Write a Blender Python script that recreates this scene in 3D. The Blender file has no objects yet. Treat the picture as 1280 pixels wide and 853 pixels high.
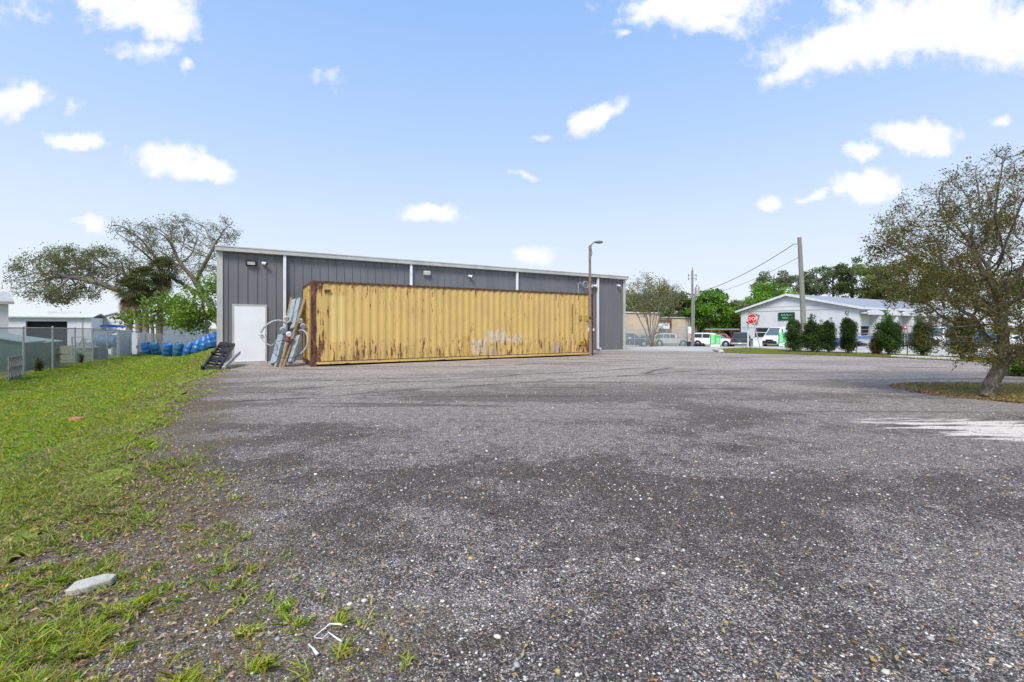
import bpy, math, random
import numpy as np
from mathutils import Vector, Matrix, noise as mnoise
R = math.radians
sc = bpy.context.scene
col = sc.collection
# ------------------------------------------------------------------ camera
EYE = 1.33; F = 569.0; HZ = 409.0
cd = bpy.data.cameras.new('camera'); cam = bpy.data.objects.new('camera', cd); col.objects.link(cam)
cam.location = (0, 0, EYE); cam.rotation_euler = (R(90), 0, 0)
cd.lens = 16.0; cd.sensor_width = 36.0; cd.shift_y = -17.5/1280; cd.clip_end = 3000; cd.clip_start = 0.05
sc.camera = cam
# ------------------------------------------------------------------ view, sun
sc.view_settings.view_transform = 'Standard'; sc.view_settings.look = 'None'
sc.view_settings.gamma = 1.0; sc.view_settings.use_curve_mapping = False
sc.view_settings.exposure = 1.30
SUN_EL = R(50); SUN_AZ = R(196)          # compass style, clockwise from +Y
sd = Vector((math.sin(SUN_AZ)*math.cos(SUN_EL), math.cos(SUN_AZ)*math.cos(SUN_EL), math.sin(SUN_EL)))
sl = bpy.data.lights.new('sun', 'SUN'); sl.energy = 1.8; sl.angle = R(20); sl.color = (1.0, .94, .86)
sun = bpy.data.objects.new('sun', sl); col.objects.link(sun); sun.rotation_euler = sd.to_track_quat('Z', 'Y').to_euler()
sc.cycles.max_bounces = 6; sc.cycles.transparent_max_bounces = 24
# ------------------------------------------------------------------ node helper
class NT:
    def __init__(s, tree): s.t = tree; s.n = tree.nodes; s.l = tree.links
    def new(s, typ, **kw):
        n = s.n.new(typ)
        for k, v in kw.items(): setattr(n, k, v)
        return n
    def set(s, sock, v):
        if hasattr(v, 'is_output') or isinstance(v, bpy.types.NodeSocket): s.l.new(v, sock)
        elif isinstance(v, (tuple, list)) and sock.type == 'RGBA' and len(v) == 3: sock.default_value = (*v, 1)
        else: sock.default_value = v
    def math(s, op, a, b=None, c=None, clamp=False):
        n = s.new('ShaderNodeMath', operation=op, use_clamp=clamp); s.set(n.inputs[0], a)
        if b is not None: s.set(n.inputs[1], b)
        if c is not None: s.set(n.inputs[2], c)
        return n.outputs[0]
    def mix(s, f, a, b, typ='MIX'):
        n = s.new('ShaderNodeMix', data_type='RGBA', blend_type=typ, clamp_factor=True)
        s.set(n.inputs[0], f); s.set(n.inputs[6], a); s.set(n.inputs[7], b); return n.outputs[2]
    def ss(s, v, a, b, lo=0.0, hi=1.0):
        n = s.new('ShaderNodeMapRange', interpolation_type='SMOOTHSTEP'); s.set(n.inputs[0], v)
        n.inputs[1].default_value = a; n.inputs[2].default_value = b; n.inputs[3].default_value = lo; n.inputs[4].default_value = hi
        return n.outputs[0]
    def noise(s, vec, scale, detail=3, rough=.55, dist=0):
        n = s.new('ShaderNodeTexNoise'); s.set(n.inputs['Vector'], vec); n.inputs['Scale'].default_value = scale
        n.inputs['Detail'].default_value = detail; n.inputs['Roughness'].default_value = rough; n.inputs['Distortion'].default_value = dist
        return n
    def map(s, vec, loc=(0,0,0), rot=(0,0,0), scale=(1,1,1), typ='POINT'):
        n = s.new('ShaderNodeMapping', vector_type=typ); s.set(n.inputs[0], vec)
        n.inputs[1].default_value = loc; n.inputs[2].default_value = rot; n.inputs[3].default_value = scale; return n.outputs[0]
    def ramp(s, v, pts, interp='LINEAR'):
        n = s.new('ShaderNodeValToRGB'); n.color_ramp.interpolation = interp; s.set(n.inputs[0], v)
        e = n.color_ramp.elements
        while len(e) < len(pts): e.new(.5)
        for k, (p, c) in enumerate(pts): e[k].position = p; e[k].color = (*c, 1)
        return n.outputs[0]
    def sep(s, v): n = s.new('ShaderNodeSeparateXYZ'); s.set(n.inputs[0], v); return n.outputs
    def comb(s, x, y, z):
        n = s.new('ShaderNodeCombineXYZ')
        for k, v in enumerate((x, y, z)): s.set(n.inputs[k], v)
        return n.outputs[0]
    def bump(s, h, dist, strength=1):
        n = s.new('ShaderNodeBump'); s.set(n.inputs['Height'], h); n.inputs['Distance'].default_value = dist
        n.inputs['Strength'].default_value = strength; return n.outputs[0]
# ------------------------------------------------------------------ world: Nishita sky and clouds laid over it by direction
w = bpy.data.worlds.new('World'); sc.world = w; w.use_nodes = True
T = NT(w.node_tree); T.n.clear()
sky = T.new('ShaderNodeTexSky', sky_type='NISHITA'); sky.sun_disc = False; sky.sun_elevation = SUN_EL; sky.sun_rotation = SUN_AZ
sky.air_density = 1.0; sky.dust_density = 0.6; sky.ozone_density = 1.5
tc = T.new('ShaderNodeTexCoord').outputs['Generated']
X, Y, Z = T.sep(tc)
yy = T.math('MAXIMUM', T.math('ABSOLUTE', Y), .05)
U = T.math('DIVIDE', X, yy); V = T.math('DIVIDE', Z, yy)
uv = T.comb(U, V, 0)
nz = T.noise(uv, 7.0, 6, .6); nz2 = T.noise(T.map(uv, loc=(5, 3, 0)), 26.0, 5, .6)
wv = T.new('ShaderNodeVectorMath', operation='SUBTRACT'); T.set(wv.inputs[0], nz.outputs['Color']); wv.inputs[1].default_value = (.5, .5, .5)
ws = T.new('ShaderNodeVectorMath', operation='SCALE'); T.set(ws.inputs[0], wv.outputs[0]); ws.inputs['Scale'].default_value = .10
wa = T.new('ShaderNodeVectorMath', operation='ADD'); T.set(wa.inputs[0], uv); T.set(wa.inputs[1], ws.outputs[0])
WU = wa.outputs[0]
# each cloud: bearing, height (as tangents), half sizes, tilt, density
CL = [(180,14,60,20,8,1.),(215,30,34,20,0,.95),(140,4,40,14,0,.9),(190,62,36,12,0,.55),(232,76,10,9,0,.5),(18,122,36,20,4,1.),(94,178,34,11,0,1.),(210,196,44,19,0,1.),(252,206,42,13,-14,1.),
      (15,10,45,22,0,.35),(88,130,14,9,0,.3),(412,96,20,16,0,.3),(742,146,38,11,24,1.),(684,168,12,5,0,.4),(655,219,20,4,0,.4),(536,267,34,12,0,1.),(668,322,26,12,0,.8),(118,288,18,10,0,.85),
      (865,6,90,22,0,.95),(815,10,50,13,20,.6),(880,20,60,16,-10,.8),(782,44,9,6,0,.5),(1060,56,90,32,10,1.),(1000,78,50,16,34,.9),(1180,30,120,44,0,1.),(1275,40,90,40,0,1.),(1065,12,32,12,0,.6),
      (1140,170,52,15,-4,1.),(1172,178,24,13,0,.9),(1078,187,19,9,0,.95),(1086,229,44,17,0,1.),(1018,237,20,6,4,.8),(963,254,16,8,0,.8),(1246,151,15,8,0,.6),(960,330,300,6,0,.0)]
m = None
for (cx, cy, rx, ry, a, dn) in CL:
    if dn == 0: continue
    v = T.map(WU, loc=((cx-640)/F, (HZ-cy)/F, 0), rot=(0, 0, R(a)), scale=(rx*1.25/F, ry*1.3/F, 1), typ='TEXTURE')
    ln = T.new('ShaderNodeVectorMath', operation='LENGTH'); T.set(ln.inputs[0], v)
    d = T.math('MULTIPLY', T.math('SUBTRACT', 1.0, ln.outputs['Value']), dn)
    d = T.math('SUBTRACT', d, (1-dn)*.16)
    m = d if m is None else T.math('MAXIMUM', m, d)
dens = T.math('ADD', m, T.math('MULTIPLY', T.math('SUBTRACT', nz2.outputs[0], .5), 1.1))
dens = T.math('ADD', dens, T.math('MULTIPLY', T.math('SUBTRACT', nz.outputs[0], .5), .5))
front = T.ss(Y, .0, .12)
cm = T.math('MULTIPLY', T.ss(dens, -.12, .52), front)
back = T.math('MULTIPLY', T.ss(T.noise(T.map(tc, scale=(1, 1, 2.4)), 3.0, 6, .6).outputs[0], .52, .72), T.math('SUBTRACT', 1.0, front))
cm = T.math('MAXIMUM', cm, back)
# bright thin veil of high haze, thickest near the horizon
skyc = T.mix(.90, sky.outputs[0], (2.05, 3.70, 6.9))
skyc = T.mix(T.ss(Z, .05, .72, 1, 0), skyc, (4.5, 5.55, 7.0))
skyc = T.mix(T.ss(Z, -.10, .36, 1, 0), skyc, (6.1, 6.45, 6.8))
skyc = T.mix(T.math('MULTIPLY', cm, .96), skyc, (7.0, 7.1, 7.25))
bg = T.new('ShaderNodeBackground'); T.set(bg.inputs[0], skyc); bg.inputs[1].default_value = .06
T.l.new(bg.outputs[0], T.new('ShaderNodeOutputWorld').inputs[0])

# ------------------------------------------------------------------ materials
def newmat(name):
    m_ = bpy.data.materials.new(name); m_.use_nodes = True; t = NT(m_.node_tree); t.n.clear()
    t.out = t.new('ShaderNodeOutputMaterial'); t.p = t.new('ShaderNodeBsdfPrincipled'); t.l.new(t.p.outputs[0], t.out.inputs[0])
    t.co = t.new('ShaderNodeTexCoord').outputs['Object']; return m_, t
def mat(name, c, rough=.6, metal=0.0, c2=None, scale=4, bump=0, stretch=(1, 1, 1), lo=.4, hi=.65, spec=.5):
    m_, t = newmat(name); p = t.p
    if c2 is None: c2 = tuple(x*.82 for x in c)
    n = t.noise(t.map(t.co, scale=stretch), scale, 5, .62)
    t.set(p.inputs['Base Color'], t.mix(t.ss(n.outputs[0], lo, hi), c, c2))
    t.set(p.inputs['Roughness'], t.ss(n.outputs[0], .2, .8, max(0, rough-.12), min(1, rough+.12)))
    p.inputs['Metallic'].default_value = metal; p.inputs['Specular IOR Level'].default_value = spec
    if bump: t.set(p.inputs['Normal'], t.bump(t.noise(t.map(t.co, scale=stretch), scale*3, 4, .6).outputs[0], bump))
    return m_
M = {}
M['wall_grey'] = mat('painted_metal_grey', (.150, .152, .164), .5, 0, (.128, .130, .140), 1.5, 0, (1, 1, .3))
M['trim'] = mat('pale_trim', (.46, .46, .43), .5, 0, (.38, .38, .355), 2)
M['white'] = mat('white_paint', (.72, .73, .75), .5, 0, (.62, .63, .65), 2)
M['door'] = mat('door_white', (.78, .80, .82), .5, 0, (.74, .76, .78), 2)
M['whitewall'] = mat('white_block_wall', (.66, .67, .71), .8, 0, (.58, .59, .63), .6, 0, (1, 1, .5))
M['shingle'] = mat('roof_grey', (.30, .32, .36), .8, 0, (.24, .26, .30), 3, 0, (1, 1, 4))
M['whiteroof'] = mat('white_metal_roof', (.62, .64, .68), .5, 0, (.5, .52, .55), 1)
M['beige'] = mat('beige_wall', (.50, .41, .30), .8, 0, (.42, .34, .25), .5)
M['galv'] = mat('galvanised', (.42, .44, .45), .45, .35, (.33, .35, .36), 8)
M['alu'] = mat('weathered_aluminium', (.33, .39, .42), .45, .2, (.22, .27, .29), 5, 0, (1, 1, 1))
M['black'] = mat('black_plastic', (.012, .012, .014), .5, 0, (.03, .03, .033), 9)
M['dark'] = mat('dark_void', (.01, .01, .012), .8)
M['grey'] = mat('grey_plastic', (.16, .17, .18), .5)
M['concrete'] = mat('concrete_pale', (.40, .385, .355), .9, 0, (.30, .285, .26), 1.2, .004)
M['kerbwhite'] = mat('kerb_painted', (.62, .61, .56), .85, 0, (.42, .41, .38), 6, .004)
M['wood'] = mat('weathered_wood', (.30, .215, .12), .8, 0, (.17, .115, .065), 6, .002, (6, 6, .5))
M['polewood'] = mat('utility_pole_wood', (.25, .235, .20), .85, 0, (.15, .145, .12), 6, .004, (8, 8, .6))
M['brownpole'] = mat('brown_pole_wood', (.27, .20, .155), .85, 0, (.17, .12, .09), 6, .003, (8, 8, .6))
M['hose'] = mat('grey_hose', (.36, .37, .38), .5)
M['bark'] = mat('bark', (.14, .12, .095), .9, 0, (.065, .055, .045), 14, .008, (2, 2, .6))
M['barkpale'] = mat('bark_pale', (.24, .215, .17), .9, 0, (.13, .11, .085), 10, .008, (2, 2, .6))
M['lichen'] = mat('bark_lichen', (.105, .085, .062), .95, 0, (.20, .20, .165), 16, .008, (1.5, 1.5, .7), .5, .62)
M['barrel'] = mat('blue_plastic', (.02, .14, .40), .4, 0, (.02, .10, .28), 3)
M['barrelteal'] = mat('teal_plastic', (.02, .13, .25), .4, 0, (.02, .10, .19), 3)
M['green_shed'] = mat('green_sheet', (.06, .115, .085), .5, 0, (.045, .09, .07), 1, 0, (6, 6, .3))
M['green_roof'] = mat('pale_green_roof', (.34, .42, .38), .5)
M['rustred'] = mat('dull_red', (.22, .05, .045), .6)
M['signred'] = mat('sign_red', (.50, .012, .02), .4)
M['signwhite'] = mat('sign_white', (.8, .8, .8), .4)
M['signgreen'] = mat('sign_dark_green', (.012, .06, .035), .4)
M['limegreen'] = mat('bright_green', (.03, .52, .10), .4, 0, (.03, .42, .08))
M['palegreen'] = mat('pale_green', (.30, .66, .36), .4)
M['blue'] = mat('bright_blue', (.015, .10, .55), .4)
M['brick'] = mat('orange_brick', (.48, .20, .09), .85, 0, (.36, .15, .08), 20)
M['stone'] = mat('pale_stone', (.46, .44, .38), .9, 0, (.34, .32, .27), 12, .003)
M['tyre'] = mat('rubber', (.018, .018, .019), .8)
M['rim'] = mat('rim_metal', (.34, .35, .36), .35, .5)
M['lamp_lens'] = mat('lamp_lens', (.6, .6, .56), .25)
M['redlens'] = mat('red_lens', (.35, .01, .01), .25)
M['palmfrond'] = None
def glass(name, c, rough=.08):
    m_, t = newmat(name); t.set(t.p.inputs['Base Color'], c); t.p.inputs['Roughness'].default_value = rough
    t.p.inputs['Specular IOR Level'].default_value = .8; return m_
M['glass'] = glass('tinted_glass', (.02, .025, .032)); M['screen'] = glass('windscreen', (.10, .13, .14))
def paint(name, c, metal=0.0):
    m_, t = newmat(name); n = t.noise(t.co, 3, 4); t.set(t.p.inputs['Base Color'], t.mix(t.ss(n.outputs[0], .4, .7), c, tuple(x*.88 for x in c)))
    t.p.inputs['Roughness'].default_value = .3; t.p.inputs['Metallic'].default_value = metal; t.p.inputs['Coat Weight'].default_value = .5; t.p.inputs['Coat Roughness'].default_value = .1
    return m_
PC = dict(black=paint('black_car_paint', (.012, .013, .018)), silver=paint('silver_car_paint', (.42, .43, .44), .3), cream=paint('cream_car_paint', (.52, .50, .44), .15),
          white=paint('white_car_paint', (.74, .75, .78)), dark=paint('charcoal_car_paint', (.035, .038, .045)), red=paint('red_truck_paint', (.26, .04, .04)),
          blue=paint('blue_car_paint', (.02, .12, .42)), grey=paint('grey_car_paint', (.12, .14, .17)))
def rust_mat():
    m_, t = newmat('rusted_steel'); n = t.noise(t.map(t.co, scale=(1, 1, .5)), 7, 6, .65); n2 = t.noise(t.co, 40, 3, .6)
    c = t.ramp(n.outputs[0], [(0.30, (.030, .018, .014)), (.46, (.075, .036, .024)), (.58, (.17, .072, .035)), (.72, (.27, .14, .06))])
    t.set(t.p.inputs['Base Color'], t.mix(t.ss(n2.outputs[0], .45, .7), c, t.mix(.5, c, (.03, .015, .012))))
    t.p.inputs['Roughness'].default_value = .85; t.set(t.p.inputs['Normal'], t.bump(n2.outputs[0], .003)); return m_
M['rust'] = rust_mat()
def container_mat(name, rail=False):
    m_, t = newmat(name); co = t.co; x, y, z = t.sep(co)
    base = t.mix(t.ss(t.noise(co, .9, 4).outputs[0], .35, .7), (.585, .40, .128), (.51, .35, .12))
    base = t.mix(t.math('MULTIPLY', t.ss(t.noise(t.map(co, scale=(9, 9, .25)), 1.4, 4, .6).outputs[0], .5, .72), .35), base, (.66, .48, .16))   # chalky vertical fading
    rustc = t.ramp(t.noise(co, 22, 4, .6).outputs[0], [(.35, (.045, .017, .010)), (.5, (.14, .05, .018)), (.66, (.28, .11, .03))])
    if rail:
        f = t.ss(t.noise(t.map(co, scale=(.7, .7, 2)), 4, 6, .7).outputs[0], .56, .64)
        c = t.mix(f, base, rustc)
    else:
        # faded repainted panel
        bx = t.math('MULTIPLY', t.math('MULTIPLY', t.ss(x, .62, .64), t.ss(x, 1.12, 1.10)), t.math('MULTIPLY', t.ss(z, .8, .83), t.ss(z, 2.42, 2.40)))
        bx2 = t.math('MULTIPLY', t.math('MULTIPLY', t.ss(x, 5.52, 5.53), t.ss(x, 5.88, 5.87)), t.math('MULTIPLY', t.ss(z, .2, .21), t.ss(z, .98, .97)))
        base = t.mix(t.math('MULTIPLY', bx, .55), base, (.66, .50, .19)); base = t.mix(t.math('MULTIPLY', bx2, .7), base, (.50, .31, .07))
        # scraped white lettering ground
        jag = t.math('MULTIPLY', t.math('SUBTRACT', t.noise(co, 5, 5, .7).outputs[0], .5), .5)
        zz = t.math('ADD', z, jag); xx = t.math('ADD', x, jag)
        def rect(a, b, c_, d): return t.math('MULTIPLY', t.math('MULTIPLY', t.ss(xx, a, a+.05), t.ss(xx, b, b-.05)), t.math('MULTIPLY', t.ss(zz, c_, c_+.04), t.ss(zz, d, d-.04)))
        wm = t.math('MAXIMUM', t.math('MAXIMUM', rect(6.55, 7.5, .66, 1.22), rect(7.3, 8.32, .66, 1.02)), rect(5.9, 6.62, .22, .86))
        wm = t.math('MULTIPLY', wm, t.ss(t.noise(co, 7, 6, .8).outputs[0], .62, .50))
        base = t.mix(t.math('MULTIPLY', wm, .68), base, (.56, .52, .43))
        lab = t.math('MAXIMUM', t.math('MULTIPLY', t.math('MULTIPLY', t.ss(x, 6.76, 6.78), t.ss(x, 7.16, 7.14)), t.math('MULTIPLY', t.ss(z, .2, .22), t.ss(z, .46, .44))),
                     t.math('MULTIPLY', t.math('MULTIPLY', t.ss(x, 9.93, 9.95), t.ss(x, 10.33, 10.31)), t.math('MULTIPLY', t.ss(z, .2, .22), t.ss(z, .58, .56))))
        base = t.mix(t.math('MULTIPLY', lab, .8), base, (.36, .30, .30))
        # rust: vertical runs, heavier low down and near the posts, chips elsewhere
        runs = t.noise(t.map(co, scale=(5.5, 5.5, .9)), 2.2, 6, .62).outputs[0]
        low = t.ss(z, 1.35, .15, 0, .095); end = t.math('MAXIMUM', t.ss(x, .75, .15, 0, .13), t.ss(x, 11.4, 12.1, 0, .08)); top = t.ss(z, 2.35, 2.75, 0, .07)
        chips = t.math('MULTIPLY', t.ss(t.noise(co, 1.1, 2).outputs[0], .46, .64), .065)
        f = t.math('ADD', t.math('ADD', runs, t.math('MAXIMUM', low, top)), t.math('ADD', end, chips))
        stain = t.ss(f, .60, .72, 0, .55); f = t.ss(f, .684, .722)
        band = t.math('MULTIPLY', t.ss(z, .95, .75), t.ss(z, .45, .62)); hot = t.math('MULTIPLY', t.ss(t.noise(t.map(co, scale=(7, 1, 1.5)), 1.9, 5, .6).outputs[0], .57, .62), band)
        scr = t.math('MULTIPLY', wm, t.ss(t.noise(t.map(co, scale=(3, 3, 1.3)), 4.5, 5, .75, 1.5).outputs[0], .56, .60)); f = t.math('MAXIMUM', t.math('MAXIMUM', f, hot), scr)
        c = t.mix(stain, base, (.36, .20, .05)); c = t.mix(f, c, rustc)
        grime = t.math('MULTIPLY', t.ss(z, .75, .2), t.ss(t.noise(t.map(co, scale=(8, 8, .8)), 2, 4).outputs[0], .42, .7))
        c = t.mix(t.math('MULTIPLY', grime, .55), c, (.13, .11, .05))
    t.set(t.p.inputs['Base Color'], c); t.p.inputs['Roughness'].default_value = .65
    t.set(t.p.inputs['Normal'], t.bump(t.noise(co, 3, 4).outputs[0], .012)); return m_
M['yellow'] = container_mat('yellow_container_paint'); M['yellowrail'] = container_mat('yellow_rail_paint', True)
def chain_mat():
    m_, t = newmat('chain_link'); x, y, z = t.sep(t.co)
    u_ = t.math('ADD', x, y)
    def wire(v):
        f = t.math('FRACT', t.math('DIVIDE', v, .075)); return t.math('LESS_THAN', f, .28)
    ln = t.math('SQRT', t.math('ADD', t.math('MULTIPLY', x, x), t.math('MULTIPLY', y, y)))
    k = t.math('MAXIMUM', wire(t.math('ADD', ln, z)), wire(t.math('SUBTRACT', ln, z)))
    t.set(t.p.inputs['Base Color'], (.33, .36, .37)); t.p.inputs['Roughness'].default_value = .5; t.p.inputs['Metallic'].default_value = .2
    tr = t.new('ShaderNodeBsdfTransparent'); mx = t.new('ShaderNodeMixShader'); t.set(mx.inputs[0], k)
    t.l.new(tr.outputs[0], mx.inputs[1]); t.l.new(t.p.outputs[0], mx.inputs[2]); t.l.new(mx.outputs[0], t.out.inputs[0]); return m_
M['chain'] = chain_mat()
def leaf_mat(name, tint=(1, 1, 1), trans=.35, rough=.55):
    m_, t = newmat(name); a = t.new('ShaderNodeAttribute', attribute_name='Col')
    c = t.mix(1.0, a.outputs['Color'], tint, 'MULTIPLY'); t.set(t.p.inputs['Base Color'], c); t.p.inputs['Roughness'].default_value = rough; t.p.inputs['Specular IOR Level'].default_value = .3
    tr = t.new('ShaderNodeBsdfTranslucent'); t.set(tr.inputs[0], t.mix(1.0, c, (1.1, 1.25, .7), 'MULTIPLY')); mx = t.new('ShaderNodeMixShader'); mx.inputs[0].default_value = trans
    t.l.new(t.p.outputs[0], mx.inputs[1]); t.l.new(tr.outputs[0], mx.inputs[2]); t.l.new(mx.outputs[0], t.out.inputs[0]); return m_
M['leaf'] = leaf_mat('leaf', trans=.42); M['litter'] = leaf_mat('dry_leaf', trans=.1); M['pebble'] = leaf_mat('pebble', trans=0.0, rough=.8)
def sdist(t, co):
    x, y, z = t.sep(co)
    return t.math('ADD', t.math('MULTIPLY', x, .865), t.math('MULTIPLY', y, .502)), x, y, z
def ground_mat():
    m_, t = newmat('gravel_and_soil'); co = t.co; s, x, y, z = sdist(t, co); flat = t.comb(x, y, 0)
    warp = t.noise(flat, 30, 2); wv = t.new('ShaderNodeVectorMath', operation='MULTIPLY_ADD'); t.set(wv.inputs[0], warp.outputs['Color']); wv.inputs[1].default_value = (.012, .012, 0); t.set(wv.inputs[2], flat)
    v1 = t.new('ShaderNodeTexVoronoi', voronoi_dimensions='2D'); t.set(v1.inputs['Vector'], wv.outputs[0]); v1.inputs['Scale'].default_value = 92
    v2 = t.new('ShaderNodeTexVoronoi', voronoi_dimensions='2D'); t.set(v2.inputs['Vector'], wv.outputs[0]); v2.inputs['Scale'].default_value = 165
    pal = [(0, (.018, .017, .018)), (.20, (.055, .053, .055)), (.42, (.115, .111, .113)), (.62, (.19, .184, .18)), (.79, (.30, .29, .275)), (.91, (.48, .46, .43)), (.965, (.66, .62, .55)), (.982, (.44, .30, .13))]
    r1 = t.sep(v1.outputs['Color'])[0]; r2 = t.sep(v2.outputs['Color'])[1]
    c1 = t.ramp(r1, pal, 'CONSTANT'); c2 = t.ramp(r2, pal, 'CONSTANT')
    pick = t.math('GREATER_THAN', t.noise(flat, 45, 1).outputs[0], .5)
    g = t.mix(pick, c1, c2)
    gap = t.ss(t.math('MULTIPLY', v1.outputs['Distance'], 1.0), .38, .62); g = t.mix(t.math('MULTIPLY', gap, .55), g, (.022, .021, .021))
    # broad patches: damp dark brown, dusty pale; paler with distance, the grazing-angle brightening painted in
    big = t.noise(t.map(flat, rot=(0, 0, R(-31)), scale=(.5, 1.15, 1)), .42, 5, .6, .6).outputs[0]
    mid = t.noise(flat, 1.7, 4, .6).outputs[0]
    comb = t.math('ADD', t.math('MULTIPLY', big, .72), t.math('MULTIPLY', mid, .28)); comb = t.math('ADD', comb, t.math('MULTIPLY', t.math('SUBTRACT', t.noise(flat, 9, 6, .8).outputs[0], .5), .22))
    clump = t.noise(t.comb(x, t.math('MULTIPLY', y, .8), 0), 7.5, 5, .75).outputs[0]; cl2 = t.noise(flat, 11, 7, .88).outputs[0]
    g = t.mix(1.0, g, t.mix(t.ss(clump, .36, .64), (.72, .70, .69), (1.28, 1.27, 1.26)), 'MULTIPLY')
    damp = t.ss(comb, .51, .42); dust = t.ss(comb, .46, .56)
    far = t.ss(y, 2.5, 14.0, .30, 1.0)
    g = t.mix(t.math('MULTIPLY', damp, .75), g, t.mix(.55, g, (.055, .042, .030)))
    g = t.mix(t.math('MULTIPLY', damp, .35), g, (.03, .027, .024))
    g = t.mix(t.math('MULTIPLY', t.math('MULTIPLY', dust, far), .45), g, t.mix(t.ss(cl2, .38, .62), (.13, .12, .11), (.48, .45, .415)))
    g = t.mix(t.ss(y, 4, 17, 0, .60), g, t.mix(t.ss(cl2, .38, .62), (.11, .10, .093), (.50, .465, .43)))  # far ground painted paler, as gravel looks at a grazing angle
    # turning tracks of vehicles
    tr = t.noise(t.map(flat, rot=(0, 0, R(-28)), scale=(.16, 2.4, 1)), 1.0, 3, .5, .5).outputs[0]
    g = t.mix(t.math('MULTIPLY', t.math('MULTIPLY', t.ss(tr, .43, .33), t.ss(y, 4.5, 8)), .62), g, (.055, .048, .042))
    def rut(x0, y0, x1, y1, wdt, amp, k_):
        a_ = math.atan2(y1-y0, x1-x0); L_ = math.hypot(x1-x0, y1-y0); q_ = t.sep(t.map(flat, loc=(x0, y0, 0), rot=(0, 0, a_), typ='TEXTURE'))
        wob = t.math('MULTIPLY', t.math('SUBTRACT', t.noise(t.comb(q_[0], k_, 0), .45, 3, .6).outputs[0], .5), amp)
        d_ = t.math('ABSOLUTE', t.math('ADD', q_[1], wob)); br = t.ss(t.noise(t.comb(t.math('MULTIPLY', q_[0], 1.2), t.math('MULTIPLY', q_[1], 5), k_), 1.4, 4, .7).outputs[0], .40, .58)
        return t.math('MULTIPLY', t.math('MULTIPLY', t.ss(d_, wdt, wdt*.25), br), t.math('MULTIPLY', t.ss(q_[0], 0, .6), t.ss(q_[0], L_, L_-1.0)))
    ruts = None
    for a6 in ((-6.5, 7.2, 7.0, 14.6, .16, 1.0, 1.), (-5.0, 9.6, 5.5, 15.5, .14, .8, 4.), (-7.5, 10.6, -1.0, 12.3, .15, .6, 7.), (3.5, 12.6, 5.6, 15.6, .22, .5, 9.), (-7.4, 9.0, -4.0, 9.4, .14, .5, 12.), (-2.0, 15.2, 6.5, 18.6, .2, .8, 15.)):
        r_ = rut(*a6); ruts = r_ if ruts is None else t.math('MAXIMUM', ruts, r_)
    g = t.mix(t.math('MULTIPLY', ruts, .85), g, (.045, .038, .032))
    # white spilled lime patch with dragged streaks
    e = t.map(flat, loc=(7.0, 5.6, 0), rot=(0, 0, R(-20)), scale=(2.4, .95, 1), typ='TEXTURE'); ln = t.new('ShaderNodeVectorMath', operation='LENGTH'); t.set(ln.inputs[0], e)
    st = t.noise(t.map(flat, rot=(0, 0, R(22)), scale=(.9, 6, 1)), 1.2, 5, .65).outputs[0]
    wm = t.ss(t.math('ADD', t.math('SUBTRACT', 1.0, ln.outputs['Value']), t.math('MULTIPLY', t.math('SUBTRACT', st, .5), 2.6)), .15, .5)
    wm = t.math('MULTIPLY', wm, t.ss(ln.outputs['Value'], 1.25, .9))
    g = t.mix(t.math('MULTIPLY', wm, .92), g, t.mix(.25, (.70, .68, .64), g))
    # soil and grass thatch towards the lawn
    ed = t.math('ADD', s, t.math('MULTIPLY', t.math('SUBTRACT', t.noise(flat, 1.1, 5, .65).outputs[0], .5), 3.4))
    nn_ = t.math('ADD', t.math('MULTIPLY', x, -.502), t.math('MULTIPLY', y, .865))
    ed = t.math('SUBTRACT', ed, t.math('MULTIPLY', t.math('MULTIPLY', t.ss(nn_, -1.5, 1.5), t.ss(nn_, 6.0, 2.2)), .85))
    soil = t.ramp(t.noise(flat, 24, 5, .7).outputs[0], [(.3, (.035, .027, .018)), (.46, (.095, .070, .045)), (.58, (.12, .105, .045)), (.7, (.20, .15, .09))])
    g = t.mix(t.math('MULTIPLY', t.ss(ed, .1, -1.0), t.ss(t.noise(flat, 16, 4, .7).outputs[0], .62, .42, .25, 1)), g, soil)
    # ground outside the lot: rough grass and sandy soil
    outl = t.math('MAXIMUM', t.ss(y, 27.5, 28.5), t.ss(s, 25.2, 25.6)); outl = t.math('MAXIMUM', outl, t.ss(s, -7.0, -7.4))
    far_s = t.ramp(t.noise(flat, .5, 6, .7).outputs[0], [(.35, (.07, .085, .03)), (.55, (.12, .125, .05)), (.7, (.22, .20, .14))])
    g = t.mix(outl, g, far_s)
    g = t.mix(1.0, g, (1.50, 1.38, 1.27), 'MULTIPLY')
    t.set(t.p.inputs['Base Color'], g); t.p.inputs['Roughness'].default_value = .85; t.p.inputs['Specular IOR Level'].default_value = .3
    hgt = t.math('ADD', t.math('MULTIPLY', v1.outputs['Distance'], -1.0), t.math('MULTIPLY', r1, .5))
    t.set(t.p.inputs['Normal'], t.bump(hgt, .010, .9)); return m_
M['ground'] = ground_mat()
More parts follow.
